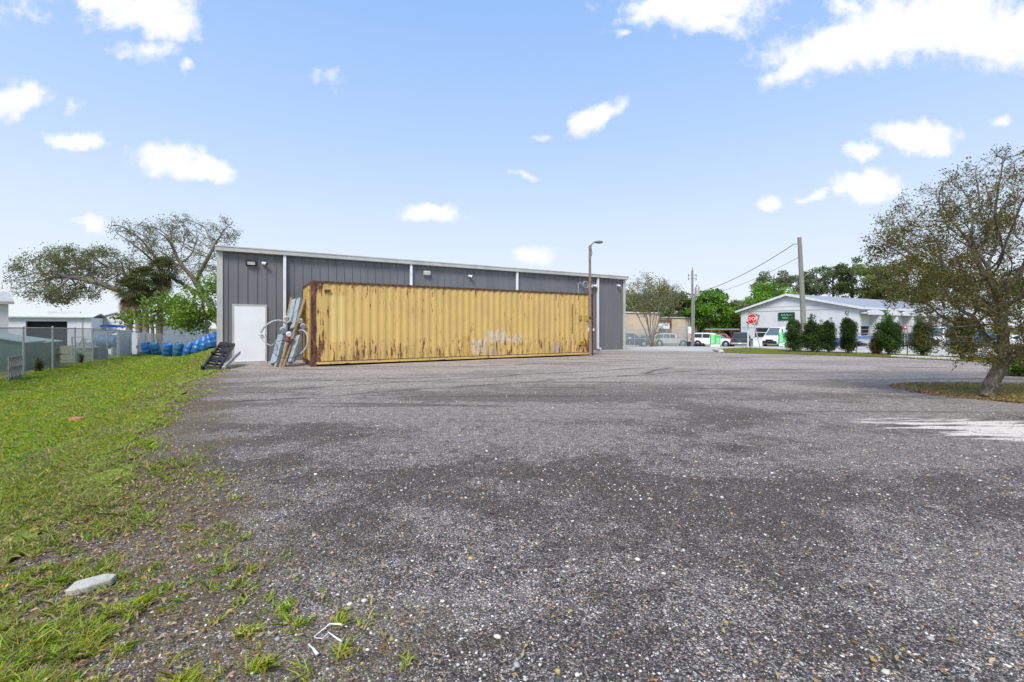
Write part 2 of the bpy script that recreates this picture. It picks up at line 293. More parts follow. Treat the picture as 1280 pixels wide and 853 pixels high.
def grassbed(name, leafy=0):
    m_, t = newmat(name); x, y, z = t.sep(t.co); flat = t.comb(x, y, 0)
    a = t.noise(flat, 9, 6, .7).outputs[0]; b = t.noise(flat, .7, 4, .6).outputs[0]
    c = t.ramp(a, [(.28, (.08, .09, .018)), (.45, (.19, .23, .035)), (.6, (.27, .33, .05)), (.75, (.36, .36, .11))])
    c = t.mix(t.ss(b, .5, .68, 0, .65), c, t.ramp(a, [(.3, (.13, .11, .045)), (.6, (.28, .25, .11)), (.8, (.38, .33, .18))]))
    if leafy: c = t.mix(t.ss(t.noise(flat, 3.5, 4, .7).outputs[0], .34, .44, .15, .95), c, t.ramp(t.noise(flat, 40, 3, .7).outputs[0], [(.3, (.06, .035, .015)), (.5, (.20, .11, .04)), (.7, (.34, .21, .08))]))
    t.set(t.p.inputs['Base Color'], c); t.p.inputs['Roughness'].default_value = .9; t.p.inputs['Specular IOR Level'].default_value = .1
    t.set(t.p.inputs['Normal'], t.bump(t.noise(flat, 30, 4, .7).outputs[0], .03)); return m_
M['lawn'] = grassbed('lawn_turf'); M['leafy'] = grassbed('leaf_strewn_turf', 1)
def road_mat():
    m_, t = newmat('pale_concrete_road'); x, y, z = t.sep(t.co); flat = t.comb(x, y, 0)
    c = t.mix(t.ss(t.noise(flat, .35, 5, .6).outputs[0], .4, .65), (.50, .475, .43), (.38, .36, .33)); c = t.mix(t.ss(t.noise(flat, 60, 3).outputs[0], .4, .7, 0, .3), c, (.18, .17, .16))
    t.set(t.p.inputs['Base Color'], c); t.p.inputs['Roughness'].default_value = .9; return m_
M['road'] = road_mat()
# ------------------------------------------------------------------ placing
UX, UY = .865, .502
def smooth(a, b, v):
    t = np.clip((v-a)/(b-a), 0, 1); return t*t*(3-2*t)
def H(x, y):
    x = np.asarray(x, float); y = np.asarray(y, float)
    s = UX*x+UY*y
    z = -1.15*smooth(29, 52, y) - .60*smooth(1.0, 4.3, -s) + .16*smooth(4.8, 7, -s) - .2*smooth(1, 5, -s)*smooth(18, 32, y)
    lf = smooth(.8, 1.8, -s)
    return z + .02*lf*np.sin(x*1.7+y*.6)*np.sin(y*1.3-x*.4) + .008*np.sin(x*1.1+.3*y)*np.sin(.9*y)
def hz(x, y): return float(H(x, y))
def P(px, py, Z): return Vector(((px-640)/F*Z, Z, EYE-(py-HZ)/F*Z))
def G(px, Z, dz=0.0):
    x = (px-640)/F*Z; return Vector((x, Z, hz(x, Z)+dz))
def tag(o, label, cat, group=None, kind=None):
    if label: o['label'] = label
    if cat: o['category'] = cat
    if group: o['group'] = group
    if kind: o['kind'] = kind
    return o
def thing(name, label, cat, loc=(0, 0, 0), rz=0, group=None, rot=None):
    o = bpy.data.objects.new(name, None); o.empty_display_size = .2; col.objects.link(o); o.location = loc
    o.rotation_euler = rot if rot else (0, 0, rz); return tag(o, label, cat, group)
def copy_tree(o, parent=None):
    c = o.copy(); col.objects.link(c)
    if parent: c.parent = parent
    for ch in [q for q in bpy.data.objects if q.parent == o]: copy_tree(ch, c)
    return c
# ------------------------------------------------------------------ mesh helpers
class MB:
    def __init__(s): s.v = []; s.f = []
    def add(s, vs, fs):
        b = len(s.v); s.v += [tuple(v) for v in vs]; s.f += [tuple(i+b for i in f) for f in fs]; return s
    def box(s, x0, x1, y0, y1, z0, z1):
        return s.add([(x0,y0,z0),(x1,y0,z0),(x1,y1,z0),(x0,y1,z0),(x0,y0,z1),(x1,y0,z1),(x1,y1,z1),(x0,y1,z1)],
                     [(0,3,2,1),(4,5,6,7),(0,1,5,4),(1,2,6,5),(2,3,7,6),(3,0,4,7)])
    def prism(s, poly, axis, a, b):      # polygon extruded along an axis
        n = len(poly)
        def pt(p, t): return {'x': (t, p[0], p[1]), 'y': (p[0], t, p[1]), 'z': (p[0], p[1], t)}[axis]
        return s.add([pt(p, a) for p in poly]+[pt(p, b) for p in poly], [tuple(range(n))[::-1], tuple(range(n, 2*n))]+[(i, (i+1) % n, (i+1) % n+n, i+n) for i in range(n)])
    def tube(s, pts, r, n=8, cap=True):
        pts = [Vector(p) for p in pts]; rs = r if isinstance(r, (list, tuple)) else [r]*len(pts); vs = []; fs = []
        up = None
        for i, p in enumerate(pts):
            d = (pts[min(i+1, len(pts)-1)]-pts[max(i-1, 0)]).normalized()
            if up is None: up = Vector((0, 0, 1)) if abs(d.z) < .9 else Vector((1, 0, 0))
            a = d.cross(up).normalized(); b = a.cross(d).normalized(); up = b
            for k in range(n):
                t = 2*math.pi*k/n; vs.append(p+(a*math.cos(t)+b*math.sin(t))*rs[i])
        for i in range(len(pts)-1):
            for k in range(n): fs.append((i*n+k, i*n+(k+1) % n, (i+1)*n+(k+1) % n, (i+1)*n+k))
        if cap: fs.append(tuple(range(n))[::-1]); fs.append(tuple(range((len(pts)-1)*n, len(pts)*n)))
        return s.add(vs, fs)
    def beam(s, p0, p1, wd, th, side=Vector((1, 0, 0))):
        p0 = Vector(p0); p1 = Vector(p1); d = (p1-p0).normalized(); a = (side-d*side.dot(d)).normalized(); b = d.cross(a)
        vs = [p+a*wd/2*i+b*th/2*j for p in (p0, p1) for i, j in ((-1,-1),(1,-1),(1,1),(-1,1))]
        return s.add(vs, [(0,3,2,1),(4,5,6,7),(0,1,5,4),(1,2,6,5),(2,3,7,6),(3,0,4,7)])
    def lathe(s, prof, n=20, axis='z', c=(0, 0, 0)):
        vs = []; fs = []
        for (r, h) in prof:
            for k in range(n):
                t = 2*math.pi*k/n; a, b = r*math.cos(t), r*math.sin(t)
                vs.append({'z': (c[0]+a, c[1]+b, c[2]+h), 'y': (c[0]+a, c[1]+h, c[2]+b), 'x': (c[0]+h, c[1]+a, c[2]+b)}[axis])
        for i in range(len(prof)-1):
            for k in range(n): fs.append((i*n+k, i*n+(k+1) % n, (i+1)*n+(k+1) % n, (i+1)*n+k))
        return s.add(vs, fs)
    def build(s, name, m, parent=None, smooth_=False, bevel=0):
        me = bpy.data.meshes.new(name); me.from_pydata(s.v, [], s.f); me.update()
        import bmesh; b = bmesh.new(); b.from_mesh(me); bmesh.ops.recalc_face_normals(b, faces=b.faces); b.to_mesh(me); b.free()
        me.materials.append(M[m] if isinstance(m, str) else m)
        if smooth_:
            me.polygons.foreach_set('use_smooth', [True]*len(me.polygons)); me.set_sharp_from_angle(angle=R(40))
        o = bpy.data.objects.new(name, me); col.objects.link(o)
        if parent is not None: o.parent = parent
        if bevel:
            mo = o.modifiers.new('bevel', 'BEVEL'); mo.width = bevel; mo.segments = 2; mo.limit_method = 'ANGLE'
        return o
def npmesh(name, V_, F_, m, parent=None, colr=None, smooth_=False):
    me = bpy.data.meshes.new(name); V_ = np.asarray(V_, np.float32); F_ = np.asarray(F_, np.int32); n, k = F_.shape
    me.vertices.add(len(V_)); me.vertices.foreach_set('co', V_.ravel()); me.loops.add(n*k); me.loops.foreach_set('vertex_index', F_.ravel())
    me.polygons.add(n); me.polygons.foreach_set('loop_start', np.arange(0, n*k, k, dtype=np.int32))
    if smooth_: me.polygons.foreach_set('use_smooth', np.ones(n, bool))
    if colr is not None:
        a = me.color_attributes.new('Col', 'FLOAT_COLOR', 'POINT'); c4 = np.ones((len(V_), 4), np.float32); c4[:, :3] = colr; a.data.foreach_set('color', c4.ravel())
    me.update(calc_edges=True); me.materials.append(M[m] if isinstance(m, str) else m)
    o = bpy.data.objects.new(name, me); col.objects.link(o)
    if parent is not None: o.parent = parent
    return o
def text(name, body, size, m, loc, rot, parent=None, depth=.006, shear=0):
    c = bpy.data.curves.new(name, 'FONT'); c.body = body; c.size = size; c.align_x = 'CENTER'; c.align_y = 'CENTER'; c.extrude = depth; c.shear = shear
    o = bpy.data.objects.new(name, c); col.objects.link(o); dg = bpy.context.evaluated_depsgraph_get(); dg.update()
    me = bpy.data.meshes.new_from_object(o.evaluated_get(dg)); col.objects.unlink(o); bpy.data.objects.remove(o)
    me.materials.clear(); me.materials.append(M[m]); q = bpy.data.objects.new(name, me); col.objects.link(q); q.location = loc; q.rotation_euler = rot
    if parent is not None: q.parent = parent
    return q
rng = np.random.default_rng(7)
def rand_unit(n, g=None):
    g = g or rng; v = g.normal(size=(n, 3)); return v/np.linalg.norm(v, axis=1)[:, None]
def leaves(pos, size, aspect, cols, g, flat=0.0, droop=0.0):
    """one folded leaf (two triangles as a kite) at every position"""
    n = len(pos); d = rand_unit(n, g); d[:, 2] = d[:, 2]*(1-flat)-droop; d /= np.linalg.norm(d, axis=1)[:, None]
    a = np.cross(d, rand_unit(n, g)); a /= np.linalg.norm(a, axis=1)[:, None]; nn = np.cross(d, a)
    L = (size*g.uniform(.6, 1.3, n))[:, None]; Wd = L*aspect
    V_ = np.stack([pos, pos+d*L*.5+a*Wd*.5+nn*L*.08, pos+d*L, pos+d*L*.5-a*Wd*.5+nn*L*.08], 1).reshape(-1, 3)
    F_ = np.arange(4*n).reshape(n, 4); return V_, F_, np.repeat(cols, 4, axis=0)
def tint(n, base, g, spread=.25, alt=None, altp=0.0):
    base = np.array(base); c = base*(1+g.uniform(-spread, spread, (n, 1)))*(1+g.uniform(-.08, .08, (n, 3)))
    if alt is not None:
        k = g.random(n) < altp; c[k] = np.array(alt)*(1+g.uniform(-spread, spread, (k.sum(), 1)))
    return c
# ------------------------------------------------------------------ trees
def colonize(attr, chains, step, infl, kill, iters, g, maxn=4000, sag=0.0):
    nodes = []; par = []
    for ch in chains:
        last = -1 if not nodes else int(np.linalg.norm(np.array(nodes)-np.array(ch[0], float), axis=1).argmin())
        for k in range(len(ch)-1):
            a, b = np.array(ch[k], float), np.array(ch[k+1], float); m_ = max(1, int(np.linalg.norm(b-a)/step))
            if not nodes: nodes.append(a); par.append(-1); last = 0
            for i in range(1, m_+1): nodes.append(a+(b-a)*i/m_+g.normal(size=3)*step*.08); par.append(last); last = len(nodes)-1
    A = np.array(attr); N = np.array(nodes); D = np.linalg.norm(A[:, None]-N[None], axis=2); near = D.argmin(1); dist = D.min(1); alive = np.ones(len(A), bool)
    for it in range(iters):
        act = alive & (dist < infl)
        if not act.any():
            if not alive.any(): break
            infl *= 1.5; continue
        idx = near[act]; v = A[act]-N[idx]; v /= np.linalg.norm(v, axis=1)[:, None]+1e-9
        uq, inv = np.unique(idx, return_inverse=True); sm = np.zeros((len(uq), 3)); np.add.at(sm, inv, v)
        sm += g.normal(size=sm.shape)*.25; sm[:, 2] -= sag; sm /= np.linalg.norm(sm, axis=1)[:, None]+1e-9
        new = N[uq]+sm*step
        b = len(N); par += list(uq); N = np.vstack([N, new])
        ai = np.where(alive)[0]; d2 = np.linalg.norm(A[ai][:, None]-new[None], axis=2); j = d2.argmin(1); dm = d2.min(1); better = dm < dist[ai]
        near[ai[better]] = b+j[better]; dist[ai[better]] = dm[better]; alive &= dist > kill
        if len(N) > maxn: break
    return N, np.array(par)
def limbs(N, par, rtip, expo=2.3, rmax=None):
    n = len(N); acc = np.zeros(n); nch = np.zeros(n, int)
    for i in range(n-1, 0, -1): nch[par[i]] += 1
    order = range(n-1, -1, -1); r = np.zeros(n)
    main = -np.ones(n, int); best = np.zeros(n)
    for i in order:
        r[i] = max(rtip, acc[i]**(1/expo)) if acc[i] > 0 else rtip
        p = par[i]
        if p >= 0:
            acc[p] += r[i]**expo
            if r[i] > best[p]: best[p] = r[i]; main[p] = i
    if rmax: r = np.where(r > rtip, rtip+(r-rtip)*(rmax-rtip)/max(r[0]-rtip, 1e-6), r)
    return r, main, nch
def limb_mesh(N, par, r, main, flare=1.0):
    V_ = []; F_ = []; DD = np.zeros_like(N)
    for i in range(len(N)):
        a_ = N[main[i]] if main[i] >= 0 else N[i]; b_ = N[par[i]] if par[i] >= 0 else N[i]; DD[i] = (a_-b_)/(np.linalg.norm(a_-b_)+1e-9)
    for i in range(1, len(N)):
        p = par[i]; d = N[i]-N[p]; L = np.linalg.norm(d)
        if L < 1e-6: continue
        d = d/L; k = 6 if r[i] > .03 else 4
        d0 = DD[p]; d1 = DD[i]
        r0 = r[p] if main[p] == i else r[i]*1.15
        b = len(V_)
        for (c, dd, rr) in ((N[p], d0 if main[p] == i else d, r0), (N[i], d1, r[i])):
            ref = np.array((.13, .99, .05)) if abs(d[1]) < .8 else np.array((1., 0, 0.1)); a = np.cross(dd, ref); a /= np.linalg.norm(a); e = np.cross(dd, a)
            for q in range(6): t = 2*math.pi*q/6; V_.append(c+(a*math.cos(t)+e*math.sin(t))*rr)
        for q in range(6): F_.append((b+q, b+(q+1) % 6, b+6+(q+1) % 6, b+6+q))
    return V_, F_
def ellip(c, r, n, g, shell=.0):
    v = rand_unit(n, g)*(g.uniform(shell, 1, (n, 1))**(1/3.)); return np.array(c)+v*np.array(r)
def grown_tree(name, label, cat, base, chains, blobs, step, infl, kill, rtip, rmax, leafn, leafs, base_col, alt=None, altp=0, bark='bark', spread=.5, group=None, seed=1, iters=90, twig=None, thin=None, aspect=.5, maxn=3500, drop=0.0, sag=0.0, topthin=0.0):
    g = np.random.default_rng(seed); A = np.vstack([ellip(c, r, n, g) for c, r, n in blobs])
    N, par = colonize(A, chains, step, infl, kill, iters, g, maxn, sag); r, main, nch = limbs(N, par, rtip, rmax=rmax)
    root = thing(name, label, cat, base, group=group); bl = np.array(base)
    V_, F_ = limb_mesh(N-bl, par, r, main)
    thinr = thin or rtip*2.2; cand = np.where(r < thinr)[0]
    # bare twigs
    tw = twig or step; k = 2; ti = np.repeat(cand, k); d = rand_unit(len(ti), g); d[:, 2] += .2; d /= np.linalg.norm(d, axis=1)[:, None]
    ends = N[ti]+d*(tw*g.uniform(.4, 1.2, (len(ti), 1)))
    b = len(V_)
    for q in range(len(ti)):
        a = N[ti[q]]-bl; e = ends[q]-bl; s_ = np.cross(d[q], (0.3, .8, .2)); s_ = s_/np.linalg.norm(s_)*rtip*.7; s2 = np.cross(d[q], s_)
        c0 = len(V_); V_ += [a+s_, a-s_*.5+s2*.8, a-s_*.5-s2*.8, e]; F_ += [(c0, c0+1, c0+3, c0+3), (c0+1, c0+2, c0+3, c0+3), (c0+2, c0, c0+3, c0+3)]
    Fq = [f for f in F_ if len(set(f)) == 4]; Ft = [(f[0], f[1], f[2]) for f in F_ if len(set(f)) == 3]
    me = bpy.data.meshes.new('trunk'); me.from_pydata([tuple(v) for v in V_], [], Fq+Ft); me.polygons.foreach_set('use_smooth', [True]*len(me.polygons)); me.materials.append(M[bark])
    o = bpy.data.objects.new('trunk', me); col.objects.link(o); o.parent = root
    # leaves gather in sprays on the twigs
    cw = g.random(nclus := max(12, len(cand)//14)); cc = N[g.choice(cand, nclus)]; dn_ = np.array([np.linalg.norm(cc-q_, axis=1).argmin() for q_ in N[cand]]); w_ = (g.random(len(ti))**2.0+.03)*np.repeat(cw[dn_]**1.6+.06, k); zz_ = N[ti][:, 2]; w_ *= 1-topthin*smooth(np.quantile(zz_, .35), np.quantile(zz_, .97), zz_); w_ /= w_.sum(); pick = g.choice(len(ti), leafn, p=w_); f = g.uniform(.15, 1.05, (leafn, 1))
    pos = N[ti[pick]]+(ends[pick]-N[ti[pick]])*f+g.normal(size=(leafn, 3))*spread*leafs
    tone = g.uniform(.75, 1.25, len(ti))[pick][:, None]
    V2, F2, C2 = leaves(pos-bl, leafs, aspect, tint(leafn, base_col, g, .3, alt, altp)*tone, g, droop=drop)
    npmesh('crown', V2, F2, 'leaf', root, C2); return root
def mass_tree(name, label, px, Z, ytop, ybot, wpx, colr, seed, group, leafs=.42, n=5200, clumps=46, tall=False, alt=None, altp=.0, dens=1.0):
    """a far tree: trunk with limbs and a crown of many leaf clumps"""
    g = np.random.default_rng(seed); b = G(px, Z); root = thing(name, label, 'tree', b, group=group)
    zt = P(px, ytop, Z).z-b.z; zb = P(px, ybot, Z).z-b.z; rx = wpx/2/F*Z; rz = (zt-zb)/2; zc = (zt+zb)/2
    dirs = rand_unit(clumps, g); rad = g.uniform(.35, .92, clumps)**.7
    C = np.stack([dirs[:, 0]*rad*rx*.86, dirs[:, 1]*rad*rx*.86, zc+dirs[:, 2]*rad*rz*.86+np.where(np.abs(dirs[:, 2]) < .3, 0, 0)], 1)
    cr = g.uniform(.16, .30, clumps)*min(rx, rz*1.3)*(1.0 if not tall else 1.05)
    V_ = []; F_ = []
    mb = MB(); mb.tube([(0, 0, -.4), (rx*.02, 0, zb*.55), (-rx*.03, .1, zc), (0, 0, zc+rz*.6)], [rx*.055+.12, rx*.045+.09, rx*.03+.05, .04], 8)
    for k in range(min(clumps, 16)):
        z0 = max(zb*.6, min(zc+rz*.4, C[k][2]-rx*.5)); mb.tube([(0, 0, z0), (C[k][0]*.5, C[k][1]*.5, z0+(C[k][2]-z0)*.65), tuple(C[k])], [.09+rx*.012, .06, .03], 5)
    mb.build('trunk', 'bark', root, True)
    pk = g.choice(clumps, n, p=cr**2/np.sum(cr**2)); u_ = rand_unit(n, g); sh = g.uniform(.45, 1.08, (n, 1))
    pos = C[pk]+u_*sh*cr[pk][:, None]*np.array((1.15, 1.15, .72))
    tone = g.uniform(.72, 1.3, clumps)[pk][:, None]
    colr = tuple(v*1.55 for v in colr); V2, F2, C2 = leaves(pos, leafs, .75, tint(n, colr, g, .22, alt, altp)*tone, g)
    npmesh('crown', V2, F2, 'leaf', root, C2); return root
# ================================================================== GROUND
def axis(*segs):
    out = [segs[0][0]]
    for a, b, st in segs:
        n = max(1, int(round((b-a)/st))); out += list(np.linspace(a, b, n+1)[1:])
    return np.array(out)
def gridmesh(name, Xg, Yg, m, dz=0.0, wob=0.0):
    ny, nx = Xg.shape; Zg = H(Xg, Yg)+dz
    if wob: Zg = Zg+wob*(np.sin(Xg*3.1+Yg*1.7)*np.sin(Yg*2.3-Xg*.9)+.5*np.sin(Xg*7.3)*np.sin(Yg*6.1))
    idx = np.arange(nx*ny).reshape(ny, nx); F_ = np.stack([idx[:-1, :-1], idx[:-1, 1:], idx[1:, 1:], idx[1:, :-1]], -1).reshape(-1, 4)
    o = npmesh(name, np.stack([Xg, Yg, Zg], -1).reshape(-1, 3), F_, m, smooth_=True); o['kind'] = 'structure'; return o
xs = axis((-700, -100, 60), (-100, -50, 5), (-50, 30, .4), (30, 100, 3.5), (100, 700, 60)); ys = axis((-60, -4, 8), (-4, 46, .4), (46, 60, 1), (60, 120, 6), (120, 900, 60))
gridmesh('ground', *np.meshgrid(xs, ys), 'ground')
def vnoise(x, sc_, seed=0):
    return np.array([mnoise.fractal(Vector((float(v)*sc_, seed*7.3, .5)), 1.0, 2.0, 4) for v in np.atleast_1d(x)])
def edge_s(n):      # where the lawn ends against the gravel, measured across the lot
    return -1.12+.34*vnoise(n, .55, 1)+.20*vnoise(n, 2.4, 2)-.45*smooth(6, 1, n)*0
# lawn: one turf sheet between the gravel and the fence
ns = axis((-6, 20, .12), (20, 60, .5)); es = edge_s(ns); tt = np.linspace(0, 1, 40)**1.3
S = es[:, None]+(-7.6-es[:, None])*tt[None]; Nn = np.repeat(ns[:, None], 40, 1)
gridmesh('lawn', S*UX-Nn*UY, S*UY+Nn*UX, 'lawn', .010, .008)
def resample(pts, n):
    p = np.array(pts, float); d = np.r_[0, np.cumsum(np.linalg.norm(np.diff(p, axis=0), axis=1))]; t = np.linspace(0, d[-1], n)
    return np.stack([np.interp(t, d, p[:, 0]), np.interp(t, d, p[:, 1])], 1)
def strip(name, front, back, n, m_, mt, dz, ragged=0.0, seed=0):
    a = resample(front, n); b = resample(back, n)
    if ragged: a = a+ragged*np.stack([vnoise(np.arange(n)*.21, 1, seed), vnoise(np.arange(n)*.21, 1, seed+3)], 1)
    t = np.linspace(0, 1, m_)[:, None, None]; g_ = a[None]*(1-t)+b[None]*t
    return gridmesh(name, g_[..., 0], g_[..., 1], mt, dz)
def gp(px, py):     # a spot of level ground seen at that height
    Z = EYE*F/(py-HZ); return ((px-640)/F*Z, Z)
strip('road', [(-6, 33), (4.5, 26.4), (8.5, 25.3), (11.5, 24.3), (14.2, 23.9), (16.8, 21.4), (19.5, 17.2), (26, 7)], [(-12, 66), (8, 66), (24, 62), (40, 55), (58, 38), (74, 18)], 90, 60, 'road', .006, .12, 4)
strip('grass_verge', [gp(893, 440.2), gp(930, 442.3), gp(1000, 443.4), gp(1100, 447), gp(1200, 451.6), gp(1290, 456)], [gp(899, 437.4), gp(935, 435.5), gp(985, 438.6), gp(1100, 443.4), gp(1200, 447.2), gp(1290, 451)], 120, 8, 'lawn', .022, .05, 9)
# leaf strewn grass under the near tree
cx, cy = 10.9, 8.9; th = np.linspace(0, 2*np.pi, 121); rr = 1+.13*np.array([mnoise.fractal(Vector((math.cos(t)*2.2, math.sin(t)*2.2, 4.)), 1, 2, 5) for t in th[:-1]]+[0]); rr[-1] = rr[0]
rad = np.linspace(0.02, 1, 14)[:, None]; px_ = rad*np.cos(th)[None]*rr*2.6; py_ = rad*np.sin(th)[None]*rr*1.75; ca, sa = math.cos(R(-18)), math.sin(R(-18))
gridmesh('tree_bed', cx+px_*ca-py_*sa, cy+px_*sa+py_*ca, 'leafy', .010)
def in_bed(x, y): dx, dy = x-cx, y-cy; a = dx*ca+dy*sa; b = -dx*sa+dy*ca; return (a/3.1)**2+(b/1.42)**2
# ================================================================== BUILDINGS
A = Vector((-10.44, 16.13, 0)); ANG = math.atan2(UY, UX)
def ribbed(L, z0, z1, pitch, rib, depth, x0=0.0, y=0.0):
    """wall skin running along x with raised ribs facing -y"""
    pts = []; x = 0
    while x < L-1e-6:
        nx_ = min(x+pitch, L); pts += [(x0+x, y)]
        if nx_-rib*2 > x: pts += [(x0+nx_-rib*1.7, y), (x0+nx_-rib*1.2, y-depth), (x0+nx_-rib*.4, y-depth), (x0+nx_-.002, y)]
        x = nx_
    pts.append((x0+L, y)); n = len(pts); mb = MB()
    back = [(p[0], y+.08) for p in (pts[0], pts[-1])]
    mb.add([(p[0], p[1], z0) for p in pts]+[(p[0], p[1], z1) for p in pts], [(i, i+1, n+i+1, n+i) for i in range(n-1)])
    return mb
b = thing('metal_warehouse', 'long dark grey ribbed metal warehouse behind the yellow container', 'warehouse', A, ANG)
LW, EH, DP = 19.49, 4.02, 12.0
wl = ribbed(LW-.04, .05, EH, .305, .03, .028, .02, 0)
wl.box(.02, LW-.02, .004, .12, .04, EH); wl.box(.02, .14, .12, DP, .04, EH); wl.box(LW-.14, LW-.02, .12, DP, .04, EH); wl.box(.02, LW-.02, DP-.12, DP, .04, EH)
wl.build('wall', 'wall_grey', b)
rf = MB(); rf.prism([(-.05, EH+.17), (DP/2, EH+.40), (DP+.05, EH+.17), (DP+.05, EH+.14), (DP/2, EH+.33), (-.05, EH+.14)], 'x', -.02, LW+.06); rf.build('roof', 'whiteroof', b)
gm = MB(); gm.box(-.06, LW+.12, -.20, -.03, EH, EH+.17); gm.box(-.065, LW+.125, -.215, -.19, EH+.135, EH+.185); gm.build('gutter', 'trim', b, bevel=.01)
for x0, x1 in ((-.02, .16), (LW-.14, LW+.03)):
    MB().box(x0, x1, -.045, -.004, 0.02, EH).box(x0 if x0 < 1 else x1-.02, x0+.02 if x0 < 1 else x1, -.004, .16, .02, EH).build('corner_trim', 'trim', b)
MB().box(.16, .45, -.04, -.004, .0, .055).box(1.56, LW-.14, -.04, -.004, 0, .055).build('base_trim', 'trim', b)
for x0 in (2.13, 7.0, 12.3, 17.42):
    MB().box(x0-.05, x0+.05, -.15, -.05, .22, EH).box(x0-.045, x0+.045, -.34, -.06, .12, .20).box(x0-.047, x0+.047, -.16, -.052, .16, .26).build('downspout', 'white', b, bevel=.008)
d = MB().box(.50, 1.49, -.045, -.02, .07, 2.10).build('door', 'door', b, bevel=.004)
MB().tube([(1.40, -.05, 1.02), (1.40, -.095, 1.02)], .022, 10).tube([(1.40, -.09, 1.02), (1.28, -.095, 1.02)], .011, 8).build('handle', 'galv', d)
MB().box(.445, .50, -.055, -.004, .02, 2.155).box(1.49, 1.545, -.055, -.004, .02, 2.155).box(.50, 1.49, -.055, -.004, 2.10, 2.155).box(.445, 1.545, -.10, -.004, .0, .055).build('door_frame', 'trim', b)
def walllamp(x, z, big, par):
    o = MB().prism([(0, z-.10), (-.13, z-.07), (-.15, z+.05), (-.06, z+.12), (0, z+.12)] if True else [], 'x', x-.17 if big else x-.15, x+.17 if big else x+.15).build('wall_lamp', 'black' if big else 'trim', par, bevel=.01)
    MB().prism([(-.135, z-.065), (-.158, z+.035), (-.168, z+.03), (-.145, z-.07)], 'x', x-.12, x+.12).build('lens', 'lamp_lens', o)
walllamp(1.04, 3.66, True, b); walllamp(7.72, 3.68, False, b)
def wcam(x, z):
    o = MB().tube([(x, -.004, z), (x, -.10, z)], .05, 12).tube([(x-.02, -.09, z), (x+.10, -.17, z-.03)], [.055, .06], 12).build('security_camera', 'white', b, True)
    MB().tube([(x+.095, -.166, z-.028), (x+.125, -.186, z-.035)], [.045, .04], 12).build('lens', 'black', o)
for q in ((1.42, 3.68), (9.76, 3.68), (18.9, 3.66)): wcam(*q)
o = MB().tube([(17.1, -.004, 3.58), (17.1, -.08, 3.58)], .05, 10).tube([(17.06, -.08, 3.58), (16.93, -.20, 3.54)], [.04, .085], 12).tube([(17.14, -.08, 3.58), (17.27, -.20, 3.54)], [.04, .085], 12).build('flood_light', 'white', b, True)
o = MB().tube([(16.1, -.06, 2.3), (16.1, -.06, 3.62), (16.16, -.14, 3.70), (16.25, -.15, 3.62)], .028, 8).build('conduit_mast', 'galv', b, True)
lp = [(16.5+.17*math.cos(t), -.12-.012*t, 3.60+.17*math.sin(t)) for t in np.linspace(0, 12.4, 50)]
MB().tube([(16.25, -.15, 3.62), (16.32, -.14, 3.56)]+lp+[(16.72, -.10, 3.40)], .014, 6).build('cable_coil', 'hose', b, True)
MB().box(16.62, 16.78, -.09, -.03, 2.5, 2.72).build('junction_box', 'galv', b)
# debris strip of concrete at the foot of the right hand end is part of the slab
MB().box(-.05, LW+.05, -.06, DP, -.12, .02).build('slab', 'concrete', b)
# ---- container
CA = Vector((-6.73, 15.23, 0)); CL_, CW, CH = 12.19, 2.44, 2.896
c = thing('shipping_container', 'long yellow corrugated shipping container streaked with rust', 'container', CA, ANG)
def corr(L, z0, z1, x0, y, amp, pitch, flat_first=0.0, sign=-1):
    pts = []; x = 0
    if flat_first: pts += [(x0, y-.0)]; x = flat_first
    while x < L-1e-6:
        p = min(pitch, L-x); pts += [(x0+x, y), (x0+x+p*.26, y), (x0+x+p*.50, y-sign*amp), (x0+x+p*.76, y-sign*amp)]; x += p
    pts.append((x0+L, y)); n = len(pts)
    return MB().add([(p[0], p[1], z0) for p in pts]+[(p[0], p[1], z1) for p in pts], [(i, i+1, n+i+1, n+i) for i in range(n-1)])
corr(CL_-.30, .16, CH-.07, .15, .024, .021, .278, .30).build('side_wall', 'yellow', c)
bw = corr(CL_-.30, .16, CH-.07, .15, CW-.03, .036, .278, .3, 1); bw.build('side_wall', 'yellow', c)
for x0 in (0, CL_-.16):
    for y0 in (0, CW-.16): MB().box(x0, x0+.16, y0, y0+.16, .12, CH-.12).build('corner_post', 'rust', c, bevel=.012)
for x0 in (-.005, CL_-.175):
    for y0 in (-.005, CW-.16):
        for z0 in (0, CH-.118): MB().box(x0, x0+.18, y0, y0+.165, z0, z0+.118).build('corner_casting', 'rust', c, bevel=.01)
for y0 in (.006, CW-.07):
    MB().box(.16, CL_-.16, y0, y0+.06, .065, .175).build('bottom_rail', 'yellowrail', c); MB().box(.16, CL_-.16, y0-.004, y0+.06, CH-.072, CH-.005).build('top_rail', 'rust', c)
    MB().box(.16, CL_-.16, y0-.010, y0, .158, .178).build('rail_lip', 'rust', c)
rm = MB(); x = .18
while x < CL_-.3: rm.prism([(x, CH-.03), (x+.05, CH-.004), (x+.14, CH-.004), (x+.19, CH-.03)], 'y', .05, CW-.05); x += .262
rm.box(.1, CL_-.1, .04, CW-.04, CH-.06, CH-.03); rm.build('roof', 'galv', c)
MB().box(.04, .10, .16, CW-.16, .16, CH-.12).box(.02, .04, .2, CW/2-.02, .3, CH-.2).box(.02, .04, CW/2+.02, CW-.2, .3, CH-.2).build('end_wall', 'yellowrail', c)
for y0 in (.45, .9, 1.5, 1.95): MB().tube([(-.02, y0, .2), (-.02, y0, CH-.15)], .022, 8).build('lock_rod', 'yellowrail', c)
MB().box(.02, .1, .16, CW-.16, .01, .16).build('end_sill', 'rust', c); MB().box(.02, .1, .16, CW-.16, CH-.12, CH-.01).build('end_header', 'rust', c)
